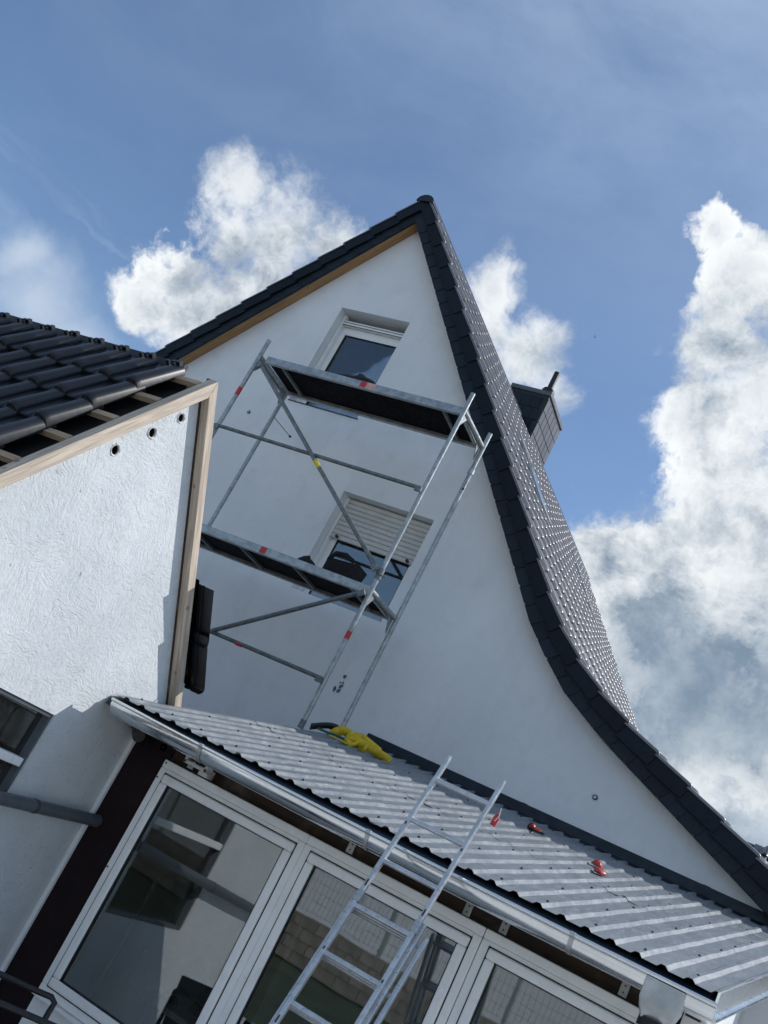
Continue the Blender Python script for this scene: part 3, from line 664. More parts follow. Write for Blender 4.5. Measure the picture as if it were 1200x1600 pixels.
# wall flashing
mb = MB()
pr = [(-.135, -.008), (-.128, .022), (-.118, .030), (-.022, .062), (-.020, .150), (-.003, .152), (-.003, .0)]
zf = Z0 - .045
n = len(pr); mb.add([(x, y, zf + z) for x in (-4.30, 1.0) for y, z in pr], [tuple(range(n)), tuple(range(2 * n - 1, n - 1, -1))] + [((i + 1) % n, i, n + i, n + (i + 1) % n) for i in range(n)])
fl = mb.build('flashing', 'navy', annex)
for x in (-2.6, -.9):
    mb = MB(); mb.add([(x + dx, y, zf + z + .002) for dx in (0, .06) for y, z in [(-.131, .024), (-.024, .0645), (-.0225, .1515)]], [(0, 1, 4, 3), (1, 2, 5, 4)]); mb.build('flashing_joint', 'navy', fl)
# eave strip running into the gutter and the gutter itself
mb = MB(); mb.add([(XL, -4.09, 2.318), (XR, -4.09, 2.318), (XR, -4.185, 2.288), (XL, -4.185, 2.288), (XR, -4.20, 2.245), (XL, -4.20, 2.245)], [(0, 1, 2, 3), (3, 2, 4, 5)]); mb.build('eave_strip', 'navy', annex)
GY, GZ, GR = -4.228, 2.262, .080
def gutter_ring(x, r, dz=0): return [(x, GY + r * cos(pi + pi * k / 12), GZ + dz + r * sin(pi + pi * k / 12)) for k in range(13)]
gx = [XL + .12 + (XR + .02 - XL - .12) * i / 24 for i in range(25)]
mb = MB(); vs = []; sag = lambda x: .016 * ((x - (-2.0)) / 2.0) ** 2
for x in gx: vs += gutter_ring(x, GR, sag(x))
mb.add(vs, [(i * 13 + k, i * 13 + k + 1, (i + 1) * 13 + k + 1, (i + 1) * 13 + k) for i in range(24) for k in range(12)])
mb.add(gutter_ring(gx[0], GR, sag(gx[0])), [tuple(range(13))]); mb.add(gutter_ring(gx[-1], GR, sag(gx[-1])), [tuple(range(12, -1, -1))])
gut = mb.build('gutter', 'zinc', annex, smooth=True)
mb = MB(); mb.tube([(x, GY - GR - .004, GZ + sag(x) + .004) for x in gx], .0105, 10); mb.build('gutter_bead', 'zinc', gut, smooth=True)
for x in (-3.26, -2.10, -.95):
    mb = MB(); vs = []
    for dx in (-.012, .012): vs += gutter_ring(x + dx, GR + .0035, sag(x))
    mb.add(vs, [(k, k + 1, 13 + k + 1, 13 + k) for k in range(12)]); mb.tube([(x - .013, GY - GR - .004, GZ + sag(x) + .004), (x + .013, GY - GR - .004, GZ + sag(x) + .004)], .0135, 10)
    mb.build('gutter_joint', 'zinc_d', gut, smooth=True)
# outlet hopper with dark collar and downpipe
x0, x1 = -.585, -.40
mb = MB()
rings = []
for z, g, yy in ((2.262, .0, .0), (2.17, .0, .0), (2.13, -.012, .01), (2.09, -.03, .03)):
    rings.append([(x0 - g, GY - GR - .008 + yy, z), (x1 + g, GY - GR - .008 + yy, z), (x1 + g, GY + GR * .8 - yy, z), (x0 - g, GY + GR * .8 - yy, z)])
mb.add([p for r in rings for p in r], [(i * 4 + k, (i + 1) * 4 + k, (i + 1) * 4 + (k + 1) % 4, i * 4 + (k + 1) % 4) for i in range(3) for k in range(4)])
hop = mb.build('gutter_outlet', 'zinc_d', gut, bevel=.008)
cx = (x0 + x1) / 2
mb = MB(); mb.tube([(cx, GY - .01, 2.10), (cx, GY - .01, 2.055)], .072, 20); mb.build('rubber_collar', 'seal', gut, smooth=True)
mb = MB(); mb.tube([(cx, GY - .01, 2.06), (cx, GY - .01, 1.95), (cx, GY + .06, 1.86), (cx, -3.82, 1.70), (cx, -3.80, 1.6), (cx, -3.80, .02)], .052, 18); mb.build('downpipe', 'zinc', gut, smooth=True)
# right verge trim
mb = MB(); a = roofpt(XR, YE, 0); b = roofpt(XR, -.02, 0); xs = V((.012, 0, 0))
for (h0, h1, ox) in ((-.10, .018, .0),):
    mb.add([a + V((0, 0, h1)), b + V((0, 0, h1)), b + V((0, 0, h0)), a + V((0, 0, h0)), a + xs + V((0, 0, h1)), b + xs + V((0, 0, h1)), b + xs + V((0, 0, h0)), a + xs + V((0, 0, h0))],
           [(0, 1, 2, 3), (7, 6, 5, 4), (0, 4, 5, 1), (3, 2, 6, 7), (0, 3, 7, 4), (1, 5, 6, 2)])
vt = mb.build('verge_trim', 'zinc', annex)
mb = MB(); mb.tube([a + V((.02, 0, -.105)), b + V((.02, 0, -.105))], .012, 8); mb.build('drip_edge', 'zinc', vt, smooth=True)
# front wall: maroon board, white trim, head beam
YF = -3.72
mb = MB(); mb.box((-4.118, YF, .0), (-3.79, YF + .05, 2.2)); mb.build('maroon_panel', 'maroon', annex)
mb = MB(); mb.box((-4.119, YF - .022, 0), (-4.088, YF - .001, 2.15)); mb.build('corner_trim', 'pvc', annex)
mb = MB(); mb.box((-4.08, YF + .012, 2.122), (XR - .03, YF + .11, 2.33)); mb.build('head_beam', 'beam', annex, bevel=.006)
for k in range(8):
    x = -3.95 + k * .51
    mb = MB(); 
    for y0, y1 in ((YE + .14, -.05),):
        pa = roofpt(x, y0, -.065); pb = roofpt(x, y1, -.065)
        mb.obox((pa + pb) / 2 + V((0, 0, -.05)), (pb - pa), (1, 0, 0), (pb - pa).cross(V((1, 0, 0))) * -1, (pb - pa).length / 2, .035, .05)
    mb.build('rafter', 'beam', annex)
for (x, z) in ((-3.879, 2.19), (-3.628, 2.17), (-2.396, 2.165), (-1.62, 2.16), (-1.40, 2.165), (-.725, 2.165)):
    mb = MB(); mb.box((x - .022, YF + .0, z - .035), (x + .022, YF + .011, z + .045)); mb.box((x - .022, YF - .05, z + .046), (x + .022, YF + .011, z + .050)); bk = mb.build('angle_bracket', 'zinc_d', annex)
    mb = MB()
    for dz in (-.015, .018): mb.tube([(x, YF - .003, z + dz), (x, YF + .004, z + dz)], .005, 8)
    mb.build('screw', 'grime', bk)
FR = [(-3.785, -2.640), (-2.640, -1.474), (-1.470, -.33)]
for fi, (x0, x1) in enumerate(FR):
    zt, zb = 2.12, .62
    mb = MB(); bar_frame(mb, x0, x1, zb, zt, .052, YF - .055, YF + .03)
    fr = mb.build('window', 'pvc', annex, bevel=.006)
    mb = MB(); bar_frame(mb, x0 + .047, x1 - .047, zb + .047, zt - .074, .0075, YF - .0575, YF - .05) ; mb.build('sash_gap', 'seal', fr)
    mb = MB(); bar_frame(mb, x0 + .054, x1 - .054, zb + .054, zt - .081, .056, YF - .070, YF + .0); mb.build('sash', 'pvc', fr, bevel=.010)
    mb = MB(); bar_frame(mb, x0 + .108, x1 - .108, zb + .108, zt - .135, .008, YF - .060, YF - .03); mb.build('seal', 'seal', fr)
    mb = MB(); mb.box((x0 + .112, YF - .046, zb + .112), (x1 - .112, YF - .040, zt - .139)); mb.build('pane', 'glass', fr)
    mb = MB(); mb.box((x0 + .052, YF - .0553, zt - .0745), (x1 - .052, YF + .02, zt - .0525)); mb.build('head_rail', 'pvc', fr)
    mb = MB(); mb.box((x0, YF - .05, 0.0), (x1, YF + .02, .60)); mb.box((x0 - 0, YF - .09, .60), (x1, YF + .02, .618)); mb.build('parapet', 'pvc', annex)
    for (sx, szz) in ((x0 + .02, zt - .02), (x0 + .012, zt - .12), (x0 + .012, 1.4)) if fi == 0 else ():
        mb = MB(); mb.tube([(sx, YF - .058, szz), (sx, YF - .053, szz)], .006, 8); mb.build('fixing_hole', 'seal', fr)
# side wall and inside of the annex
mb = MB(); mb.add([(XR - .02, YF + .03, 0), (XR - .02, -.02, 0), (XR - .02, -.02, 3.05), (XR - .02, YF + .03, 2.31), (XR - .12, YF + .03, 0), (XR - .12, -.02, 0), (XR - .12, -.02, 3.05), (XR - .12, YF + .03, 2.31)],
    [(0, 1, 2, 3), (7, 6, 5, 4), (0, 3, 7, 4), (3, 2, 6, 7), (1, 5, 6, 2), (0, 4, 5, 1)]); mb.build('side_wall', 'plaster', annex)
mb = MB(); mb.box((-.42, YF - .12, 0), (-.31, YF + .0, 2.26)); mb.build('corner_post', 'pvc', annex, bevel=.006)
mb = MB(); mb.box((-4.1, YF + .04, .0), (XR - .13, -.01, .06)); mb.build('floor', 'floor', annex)
mb = MB(); mb.box((-4.11, YF + .06, .061), (-4.06, -.02, 2.28)); mb.build('inner_lining', 'dark_room', annex)

# ------------------------------------------------------------------ stucco outbuilding on the left
XW = -4.12; AYo, AZo = -4.916, 4.24; EY = 1.75                     # gable plane, apex, half width
ob = thing('stucco_outbuilding', (XW - 2, AYo, 0), 'rough white stucco outbuilding with unfinished dark tiled gable roof, left', 'outbuilding')
tanS = math.tan(SLP)
zl = AZo - .10 - EY * tanS
zr_ = AZo - .10 - 1.60 * tanS
outer = [(AYo - EY, 0), (AYo + 1.60, 0), (AYo + 1.60, zr_), (AYo, AZo - .10), (AYo - EY, zl)]
WN = (-5.62, -4.525, 1.05, 2.043)
HO = [(-5.277, 3.478, .030), (-5.096, 3.715, .030), (-4.951, 3.918, .027)]
circ = lambda y, z, r, n=14: [(y + r * cos(2 * pi * k / n), z + r * sin(2 * pi * k / n)) for k in range(n)]
vs, fs = plate_with_holes(outer, [rect((WN[0], WN[1], WN[2], WN[3]))] + [circ(*h) for h in HO], lambda p: (XW, p[0], p[1]))
mb = MB(); mb.add(vs, fs)
q = rect(WN)
for i in range(4):
    a = q[i]; b = q[(i + 1) % 4]; mb.add([(XW, a[0], a[1]), (XW, b[0], b[1]), (XW - .2, b[0], b[1]), (XW - .2, a[0], a[1])], [(0, 1, 2, 3)])
for y, z, r in HO:
    c = circ(y, z, r); n = len(c); mb.add([(XW, *p) for p in c] + [(XW - .12, *p) for p in c], [(i, (i + 1) % n, n + (i + 1) % n, n + i) for i in range(n)])
mb.build('gable_wall', 'stucco', ob)
for y, z, r in HO:
    mb = MB(); mb.tube([(XW - .10, y, z), (XW - .115, y, z)], r * 1.02, 14); mb.tube([(XW - .01, y, z), (XW - .10, y, z)], r * .98, 14, caps=False); vh = mb.build('vent_hole', 'seal', ob)
    mb = MB(); n = 18; vs = []
    for k in range(n):
        a = 2 * pi * k / n; e = random.uniform(.006, .017)
        vs += [(XW + .001, y + (r - .002) * cos(a), z + (r - .002) * sin(a)), (XW + random.uniform(.004, .009), y + (r + e * .45) * cos(a), z + (r + e * .45) * sin(a)), (XW + .0005, y + (r + e) * cos(a), z + (r + e) * sin(a))]
    mb.add(vs, [(3 * k + q, 3 * ((k + 1) % n) + q, 3 * ((k + 1) % n) + q + 1, 3 * k + q + 1) for k in range(n) for q in (0, 1)]); mb.build('chipped_rim', 'white', vh)
mb = MB(); mb.box((XW - 5, AYo - EY, 0), (XW - .01, AYo - EY + .2, zl - .02)); mb.box((XW - 5, AYo + 1.4, 0), (XW - .01, AYo + 1.6, zr_ - .02)); mb.box((XW - 5, AYo - EY + .2, 0), (XW - 4.8, AYo + 1.4, zl)); mb.build('outer_walls', 'stucco', ob)
# timber verge boards (mitred at the apex) and the strip of flat plaster behind the right one
dl = V((0, -cos(SLP), -sin(SLP))); nl = V((0, -sin(SLP), cos(SLP))); dr = V((0, cos(SLP), -sin(SLP))); nr = V((0, sin(SLP), cos(SLP)))
ap = V((XW, AYo, AZo))
def mitred(d, nn, wd, x0, x1, L, flip):
    mb = MB(); mt = wd / math.tan(pi / 2 - SLP) if False else wd * math.tan(SLP)  # inner edge starts further down
    mt = wd * math.tan(pi / 2 - (pi / 2 - SLP)) 
    mt = wd * tanS
    vs = [ap + V((x, 0, 0)) + q for x in (x0 - XW, x1 - XW) for q in (V((0, 0, 0)), d * L, d * L - nn * wd, d * mt - nn * wd)]
    mb.add([p for p in vs], [(0, 1, 2, 3), (7, 6, 5, 4), (0, 4, 5, 1), (1, 5, 6, 2), (2, 6, 7, 3), (3, 7, 4, 0)]); return mb
mitred(dl, nl, .080, XW + .002, XW + .072, 2.85, 0).build('verge_board', 'pine_l', ob, bevel=.004)
mitred(dr, nr, .070, XW + .002, XW + .072, 2.75, 0).build('verge_board', 'pine_r', ob, bevel=.004)
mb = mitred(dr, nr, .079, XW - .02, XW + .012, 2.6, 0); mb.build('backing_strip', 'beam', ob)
# roof structure
mb = MB()
for d, nn, L in ((dl, nl, 2.75), (dr, nr, 2.55)):
    mb.obox(ap + d * (L / 2 + .05) - nn * .085 + V((-2.55, 0, 0)), d, (1, 0, 0), nn, L / 2, 2.45, .006)
oroof = mb.build('roof', 'lead', ob)
for d, nn, rows, nm in ((dl, nl, 8, 'l'), (dr, nr, 7, 'r')):
    for k in range(rows):
        c = ap + d * (.10 + k * .345) - nn * .012
        mb = MB(); mb.obox(c + V((-2.5, 0, 0)), (1, 0, 0), d, nn, 2.5, .024, .016); mb.build('batten', 'batten', oroof)
    for x in (-.55, -1.25, -1.95, -2.65):
        mb = MB(); mb.obox(ap + d * 1.35 - nn * .055 + V((x, 0, 0)), d, (1, 0, 0), nn, 1.25, .03, .024); mb.build('counter_batten', 'batten', oroof)
mb = MB(); mb.box((XW - 5, AYo - .02, AZo - .03), (XW - .22, AYo + .02, AZo + .045)); mb.build('ridge_batten', 'black', oroof)
T_ob = tile_mesh('roof_tile', 'tile', .2308, .42); T_top = tile_mesh('roof_tile', 'tile', .2308, .42, lugs=True)
for r in range(8):
    for c in range(16):
        if r > 6: continue
        o0 = ap + dl * (.03 + r * .345) + nl * .010 + V((-.19 - c * .2308, 0, 0))
        mtx = frame_m(o0, (-1, 0, 0), dl, nl) @ Matrix.Rotation(random.uniform(-.008, .008), 4, 'Z') @ Matrix.Translation((random.uniform(-.003, .003), random.uniform(-.006, .006), random.uniform(0, .004)))
        inst('roof_tile', T_top if r == 0 else T_ob, mtx, oroof)
for r in range(2):
    o0 = ap + dr * (1.36 + r * .345) + nr * (.012 + .03) + V((.20 - .2308, 0, 0))
    inst('roof_tile', T_ob, frame_m(o0, (1, 0, 0), dr, nr) @ Matrix.Rotation(.05 - .03 * r, 4, 'Z'), oroof)
# window in the stucco wall
mb = MB()
def yz_frame(mb, y0, y1, z0, z1, wd, x0, x1):
    mb.box((x0, y0, z1 - wd), (x1, y1, z1)); mb.box((x0, y0, z0), (x1, y1, z0 + wd)); mb.box((x0, y0, z0 + wd), (x1, y0 + wd, z1 - wd)); mb.box((x0, y1 - wd, z0 + wd), (x1, y1, z1 - wd))
yz_frame(mb, WN[0] + .002, WN[1] - .002, WN[2] + .002, WN[3] - .002, .022, XW - .10, XW - .012); wo = mb.build('window', 'pipe', ob)
mb = MB(); mb.box((XW - .10, WN[0] + .025, 1.70), (XW - .008, WN[1] - .025, 1.752)); mb.build('transom', 'pvc', wo, bevel=.006)
mb = MB(); mb.box((XW - .065, WN[0] + .025, 1.753), (XW - .06, WN[1] - .025, WN[3] - .025)); mb.build('pane', 'glass', wo)
mb = MB(); mb.box((XW - .065, WN[0] + .025, WN[2] + .025), (XW - .06, WN[1] - .025, 1.699)); mb.build('pane', 'glass', wo)
mb = MB(); mb.box((XW - .9, WN[0] - .3, WN[2] - .3), (XW - .85, WN[1] + .3, WN[3] + .3)); mb.build('inner_screen', 'lead', ob)

# ------------------------------------------------------------------ things on the stucco wall
mb = MB(); mb.tube([(XW + .07, -7.0, 1.335), (XW + .07, -5.2, 1.475), (XW + .07, -3.70, 1.592)], .0385, 18)
pp = thing('grey_pipe', (XW + .07, -5.3, 1.3), 'grey round pipe running along the stucco wall towards the maroon panel', 'pipe')
mb.build('pipe_run', 'pipe', pp, smooth=True)
mb = MB(); mb.tube([(XW + .07, -3.735, 1.5893), (XW + .07, -3.685, 1.5932)], .0405, 18); mb.build('end_cap', 'pipe', pp, smooth=True)
for y, z in ((-4.35, 1.541), (-5.6, 1.444)):
    mb = MB(); mb.tube([(XW + .07, y - .012, z), (XW + .07, y + .012, z)], .042, 16); mb.box((XW + .001, y - .012, z - .012), (XW + .05, y + .012, z + .012)); mb.build('pipe_clip', 'grime', pp)

# ------------------------------------------------------------------ scaffold
sc_ = thing('scaffold', (-5.6, -.95, 2.9), 'grey tubular scaffold tower with two platforms against the white gable', 'scaffold')
FY, RY = -1.30, -.60; XRs, XLs = -4.335, -6.925
for (x, y, zb, zt, nm) in ((XRs, FY, Z0 + FY * math.tan(PT) + .03, 6.56, 'fr'), (XRs + .03, RY, Z0 + RY * math.tan(PT) + .03, 6.53, 'rr'), (XLs, FY, .02, 6.58, 'fl'), (XLs + .04, RY, .02, 6.50, 'rl')):
    mb = MB(); mb.tube([(x, y, zb), (x, y, zt)], .0245, 14); po = mb.build('post', 'galv', sc_, smooth=True)
    mb = MB(); mb.tube([(x, y, zb - .03), (x, y, zb + .05)], .029, 14); mb.build('foot', 'galv_dark', po)
    if nm in ('rr',):
        mb = MB(); mb.tube([(x, y, 6.02), (x, y, 6.07)], .034, 14); mb.build('coupling', 'zinc_d', po, smooth=True)
    if nm == 'fr':
        mb = MB(); mb.tube([(x, y, 3.785), (x, y, 3.865)], .0255, 14); mb.build('red_sticker', 'red', po, smooth=True)
        mb = MB(); mb.tube([(x, y, 4.42), (x, y, 4.53)], .033, 14); mb.tube([(x - .02, y - .04, 4.47), (x + .10, y - .05, 4.44)], .008, 8); mb.build('coupling', 'galv_dark', po, smooth=True)
    if nm == 'fl':
        mb = MB(); mb.tube([(x, y, 5.83), (x, y, 5.93)], .0258, 14); mb.build('red_sticker', 'red', po, smooth=True)
for zt in (6.395, 4.34):
    zb = zt - .085
    for y, mtl in ((FY + .035, 'galv'), (RY - .035, 'galv')):
        mb = MB(); mb.box((XLs + .09, y - .022, zb), (XRs - .03, y + .022, zt)); bm = mb.build('platform_beam', mtl, sc_, bevel=.006)
        if y < -1:
            sx = -5.52 if zt > 6 else -5.595
            mb = MB(); mb.box((sx - .065, y - .0235, zb + .012), (sx + .01, y - .0225, zt - .006)); mb.build('red_sticker', 'red', bm)
            if zt > 6:
                mb = MB(); mb.box((sx + .015, y - .0235, zb + .012), (sx + .13, y - .0225, zt - .006)); mb.build('label_sticker', basic('faded_label', (.62, .36, .32), .6, 0, .25, 60), bm)
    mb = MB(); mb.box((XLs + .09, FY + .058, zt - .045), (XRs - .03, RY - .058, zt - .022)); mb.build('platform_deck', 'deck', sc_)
    for k in (0, 1, 2, 3) if zt < 5 else (0, 3):
        x = XLs + .3 + k * .68
        mb = MB(); mb.box((x - .015, FY + .058, zt - .075), (x + .015, RY - .058, zt - .046)); mb.build('cross_bearer', 'galv_dark', sc_)
    for x in (XRs, XLs + .02):
        mb = MB(); mb.tube([(x, FY + .01, zt - .04), (x + .02, RY - .01, zt - .04)], .024, 12)
        mb.box((x - .055, FY + .06, zt - .075), (x - .03, RY - .06, zt - .0))
        eb = mb.build('end_frame', 'galv', sc_)
        for y, dy in ((FY, 1), (RY, -1)):
            mb = MB(); mb.add([(x + dx, y + dy * q, z) for dx in (-.004, .004) for q, z in ((.02, zt - .05), (.14, zt - .06), (.02, zt - .22))], [(0, 1, 2), (5, 4, 3), (0, 3, 4, 1), (1, 4, 5, 2), (2, 5, 3, 0)]); mb.build('gusset', 'galv', sc_)
def member(a, b, name, mat='galv_dark', r=.020):
    mb = MB(); mb.tube([a, b], r, 12); o = mb.build(name, mat, sc_, smooth=True)
    a = V(a); b = V(b); d = (b - a).normalized()
    for p, s in ((a, 1), (b, -1)):
        mb = MB(); mb.obox(p + d * s * .02 + V((0, -.012, -.02)), d, (0, 1, 0), d.cross(V((0, 1, 0))), .035, .014, .024); mb.build('hook', 'galv_dark', o)
    return o
yf = FY - .047
member((XLs + .01, yf, 5.405), (XRs - .005, yf, 5.405), 'guard_rail')
dg = member((XLs + .10, yf - .02, 6.25), (XRs - .03, yf - .02, 4.50), 'diagonal_brace', r=.022)
a = V((XLs + .10, yf - .02, 6.25)); b = V((XRs - .03, yf - .02, 4.50)); d = (b - a); c = a + d * .535
mb = MB(); mb.tube([c - d.normalized() * .05, c + d.normalized() * .05], .0232, 12); mb.build('yellow_band', 'yellow', dg, smooth=True)
member((XLs + .05, yf - .02, 2.48), (XRs - .02, yf - .02, 4.25), 'diagonal_brace', r=.022)
r2 = member((XLs + .01, yf, 3.34), (XRs - .005, yf, 3.36), 'guard_rail')
mb = MB(); mb.tube([(-5.33, yf, 3.3464), (-5.26, yf, 3.347)], .021, 12); mb.build('red_band', 'red', r2, smooth=True)
for (x, y, z, e) in ((XRs + .03, RY, 5.98, (.03, -.05, -.16)), (XLs + .04, RY, 6.02, (.38, -.05, -.20))):
    mb = MB(); p = V((x, y, z)); mb.tube([p, p + V(e)], .004, 6); mb.tube([p + V(e), p + V(e) * 1.04], .014, 8); mb.build('safety_pin', 'grime', sc_)

# things left on the platforms
def lump(cx, cy, cz, rx, ry, rz, seed, n=14, mm=8, sharp=.35):
    rs = random.Random(seed); mb = MB(); vs = []; ph = [rs.uniform(0, 6.28) for _ in range(6)]
    for j in range(mm + 1):
        t = j / mm * pi / 2
        for i in range(n):
            a = 2 * pi * i / n
            k = 1 + sharp * (sin(2 * a + ph[0]) * .5 + sin(3 * a + ph[1]) * .4 + .35 * sin(5 * a + ph[2] + t * 3)) + rs.uniform(-.06, .06)
            hz = sin(t) * (1 + sharp * .7 * sin(a + ph[3]) + rs.uniform(-.08, .08))
            vs.append((cx + rx * cos(t) * cos(a) * k, cy + ry * cos(t) * sin(a) * k, cz + rz * max(0, hz)))
    fs = [(j * n + i, j * n + (i + 1) % n, (j + 1) * n + (i + 1) % n, (j + 1) * n + i) for j in range(mm) for i in range(n)] + [tuple(range(n - 1, -1, -1)), tuple(range(mm * n, (mm + 1) * n))]
    return mb.add(vs, fs)
lump(-5.74, -1.17, 6.374, .30, .10, .13, 12, n=18, sharp=.3).build('crumpled_jacket', 'cloth', smooth=True, label='crumpled black jacket lying on the upper scaffold platform', cat='jacket')
lump(-5.40, -1.16, 6.374, .06, .05, .05, 5).build('work_glove', 'cloth', smooth=True, label='small dark glove on the upper scaffold platform beside the red sticker', cat='glove')
bag = thing('tool_bag', (-4.85, -1.05, 4.32), 'open black tool bag standing on the lower scaffold platform', 'bag')
mb = MB()
bx = [(-.17, -.10), (.17, -.10), (.17, .10), (-.17, .10)]
mb.add([(-4.82 + x * .9, -1.06 + y, 4.319) for x, y in bx] + [(-4.82 + x * 1.08, -1.06 + y * 1.15, 4.50 + .03 * (x > 0)) for x, y in bx] + [(-4.82 + x * .95, -1.06 + y * 1.0, 4.49 + .03 * (x > 0)) for x, y in bx] + [(-4.82 + x * .8, -1.06 + y * .85, 4.345) for x, y in bx],
       [(3, 2, 1, 0)] + [(i, (i + 1) % 4, 4 + (i + 1) % 4, 4 + i) for i in range(4)] + [(4 + i, 4 + (i + 1) % 4, 8 + (i + 1) % 4, 8 + i) for i in range(4)] + [(8 + i, 8 + (i + 1) % 4, 12 + (i + 1) % 4, 12 + i) for i in range(4)] + [(12, 13, 14, 15)])
mb.build('body', 'cloth', bag, bevel=.01)
mb = MB(); mb.tube([(-4.97, -1.17, 4.49), (-4.93, -1.18, 4.56), (-4.82, -1.18, 4.575), (-4.72, -1.17, 4.54)], .022, 10); mb.build('rolled_top', 'cloth', bag, smooth=True)
lump(-5.17, -1.19, 4.319, .11, .06, .10, 9, sharp=.25).build('work_glove', 'cloth', smooth=True, label='black glove lying on the lower platform left of the tool bag', cat='glove')

# ------------------------------------------------------------------ extension ladder
LN = radians(68); ld = V((0, cos(LN), sin(LN))); ln = V((0, sin(LN), -cos(LN)))      # ln points to the wall
L0 = V((0, -4.42, 2.29))
lad = thing('extension_ladder', (-1.73, -5.35, 0), 'aluminium extension ladder leaning on the zinc gutter', 'ladder')
def section(xl, xr, s0, s1, off, r0, nr):
    for x in (xl, xr):
        mb = MB(); c = L0 + V((x, 0, 0)) + ld * (s0 + s1) / 2 + ln * off
        mb.obox(c, ld, (1, 0, 0), ln, (s1 - s0) / 2, .0115, .0145, .003); rl = mb.build('rail', 'alu', lad)
        mb = MB(); mb.obox(L0 + V((x, 0, 0)) + ld * (s1 + .012) + ln * off, ld, (1, 0, 0), ln, .011, .0108, .0138, .005); mb.build('end_plug', 'alu', rl)
    for k in range(nr):
        s = r0 - k * .263
        if s < s0 + .05: break
        mb = MB(); c = L0 + V(((xl + xr) / 2, 0, 0)) + ld * s + ln * off; mb.obox(c, (1, 0, 0), ld, ln, (xr - xl) / 2 - .011, .0115, .0115, .003); mb.build('rung', 'alu', lad)
section(-1.905, -1.580, -1.62, .535, 0.0, .398, 8)
section(-1.922, -1.562, -2.44, -.325, .034, -.391, 9)
section(-1.945, -1.528, -2.44, -.365, .068, -.391, 9)
for x in (-1.905, -1.580):
    for s in (-.33, -.36):
        mb = MB(); c = L0 + V((x, 0, 0)) + ld * s + ln * .018; mb.obox(c, ld, (1, 0, 0), ln, .014, .017, .036, .004); mb.build('guide_clamp', 'zinc_d', lad)
mb = MB()
for k in range(6):
    for x in (-1.905, -1.580):
        s = .10 - k * .37; c = L0 + V((x, 0, 0)) + ld * s - ln * .0152; mb.obox(c, ld, (1, 0, 0), ln, .008 + .01 * (k % 2), .004, .0012)
mb.build('scuff_rivets', 'grime', lad, kind='stuff')
# ------------------------------------------------------------------ small things on the metal roof
strap = thing('yellow_strap', (-3.95, -.85, 2.95), 'bundled yellow webbing strap on the metal roof at the scaffold feet', 'strap')
def ribbon(pts, wd, name, mat, par, wdir=None, thick=.004):
    cp = [V(p) for p in pts]; out = []
    for i in range(len(cp) - 1):
        p0 = cp[max(0, i - 1)]; p1 = cp[i]; p2 = cp[i + 1]; p3 = cp[min(len(cp) - 1, i + 2)]
        for k in range(6):
            t = k / 6; out.append(.5 * ((2 * p1) + (p2 - p0) * t + (2 * p0 - 5 * p1 + 4 * p2 - p3) * t * t + (3 * p1 - p0 - 3 * p2 + p3) * t ** 3))
    out.append(cp[-1]); ws = []
    for i, p in enumerate(out):
        d = (out[min(i + 1, len(out) - 1)] - out[max(0, i - 1)]).normalized(); up = V(wdir[min(int(i / 6), len(wdir) - 1)]) if wdir else V((0, .3, 1))
        ws.append((up - d * up.dot(d)).normalized() * wd)
    mb = MB(); mb.strip(out, ws); return mb.build(name, mat, par, smooth=True, solid=thick)
def R(x, y, h): 
    return (x, y, Z0 + y * math.tan(PT) + h)
ribbon([R(-4.22, -.92, .03), R(-4.14, -.90, .10), R(-4.04, -.92, .09), R(-3.93, -.94, .055), R(-3.82, -.96, .03)], .085, 'strap_fold', 'yellow', strap, [(0, -.25, 1)])
ribbon([R(-4.03, -.98, .05), R(-3.90, -.97, .075), R(-3.76, -.96, .06), R(-3.62, -.95, .045), R(-3.585, -.94, .03), R(-3.62, -.92, .02), R(-3.8, -.90, .02)], .075, 'strap_loop', 'yellow', strap, [(0, -.35, 1)])
ribbon([R(-4.0, -.93, .10), R(-4.03, -1.0, .085), R(-4.0, -1.04, .04), R(-3.94, -1.02, .02), R(-3.92, -.95, .06), R(-3.97, -.92, .10)], .075, 'strap_knot', 'yellow', strap, [(.35, -.3, 1)])
ribbon([R(-4.10, -.86, .05), R(-4.0, -.82, .10), R(-3.88, -.82, .085), R(-3.76, -.80, .05)], .08, 'strap_fold', 'yellow', strap, [(0, -.3, 1)])
ribbon([R(-4.16, -1.06, .03), R(-4.06, -1.07, .03), R(-3.96, -1.08, .025)], .024, 'strap_tail', 'yellow', strap, [(0, 1, .4)])
ribbon([R(-4.30, -1.20, .04), R(-4.26, -1.0, .09), R(-4.20, -.92, .10), R(-4.14, -.88, .06)], .06, 'black_webbing', 'black', strap, [(0, -.4, 1)])
ribbon([R(-4.32, -1.12, .05), R(-4.22, -1.05, .04), R(-4.12, -1.0, .045), R(-4.04, -.96, .04)], .022, 'green_cord', 'green', strap)
cl = thing('roof_clamp', R(-2.12, -1.10, .02), 'black and orange hand clamp lying on the metal roof nearest the ladder top', 'clamp')
cx, cy, cz = R(-2.12, -1.10, .026)
mb = MB(); mb.tube([(cx - .045, cy, cz + .012), (cx + .02, cy, cz + .010), (cx + .09, cy - .015, cz + .006)], .018, 10, r2=.009); mb.build('handle', 'black', cl, smooth=True)
mb = MB(); mb.tube([(cx - .026, cy - .012, cz + .016), (cx - .026, cy + .008, cz + .030)], .026, 14); mb.build('disc', 'red', cl, smooth=True)
mb = MB(); mb.tube([(cx - .030, cy - .004, cz + .012), (cx - .030, cy + .012, cz + .024)], .034, 14); mb.build('disc_rim', 'black', cl, smooth=True)
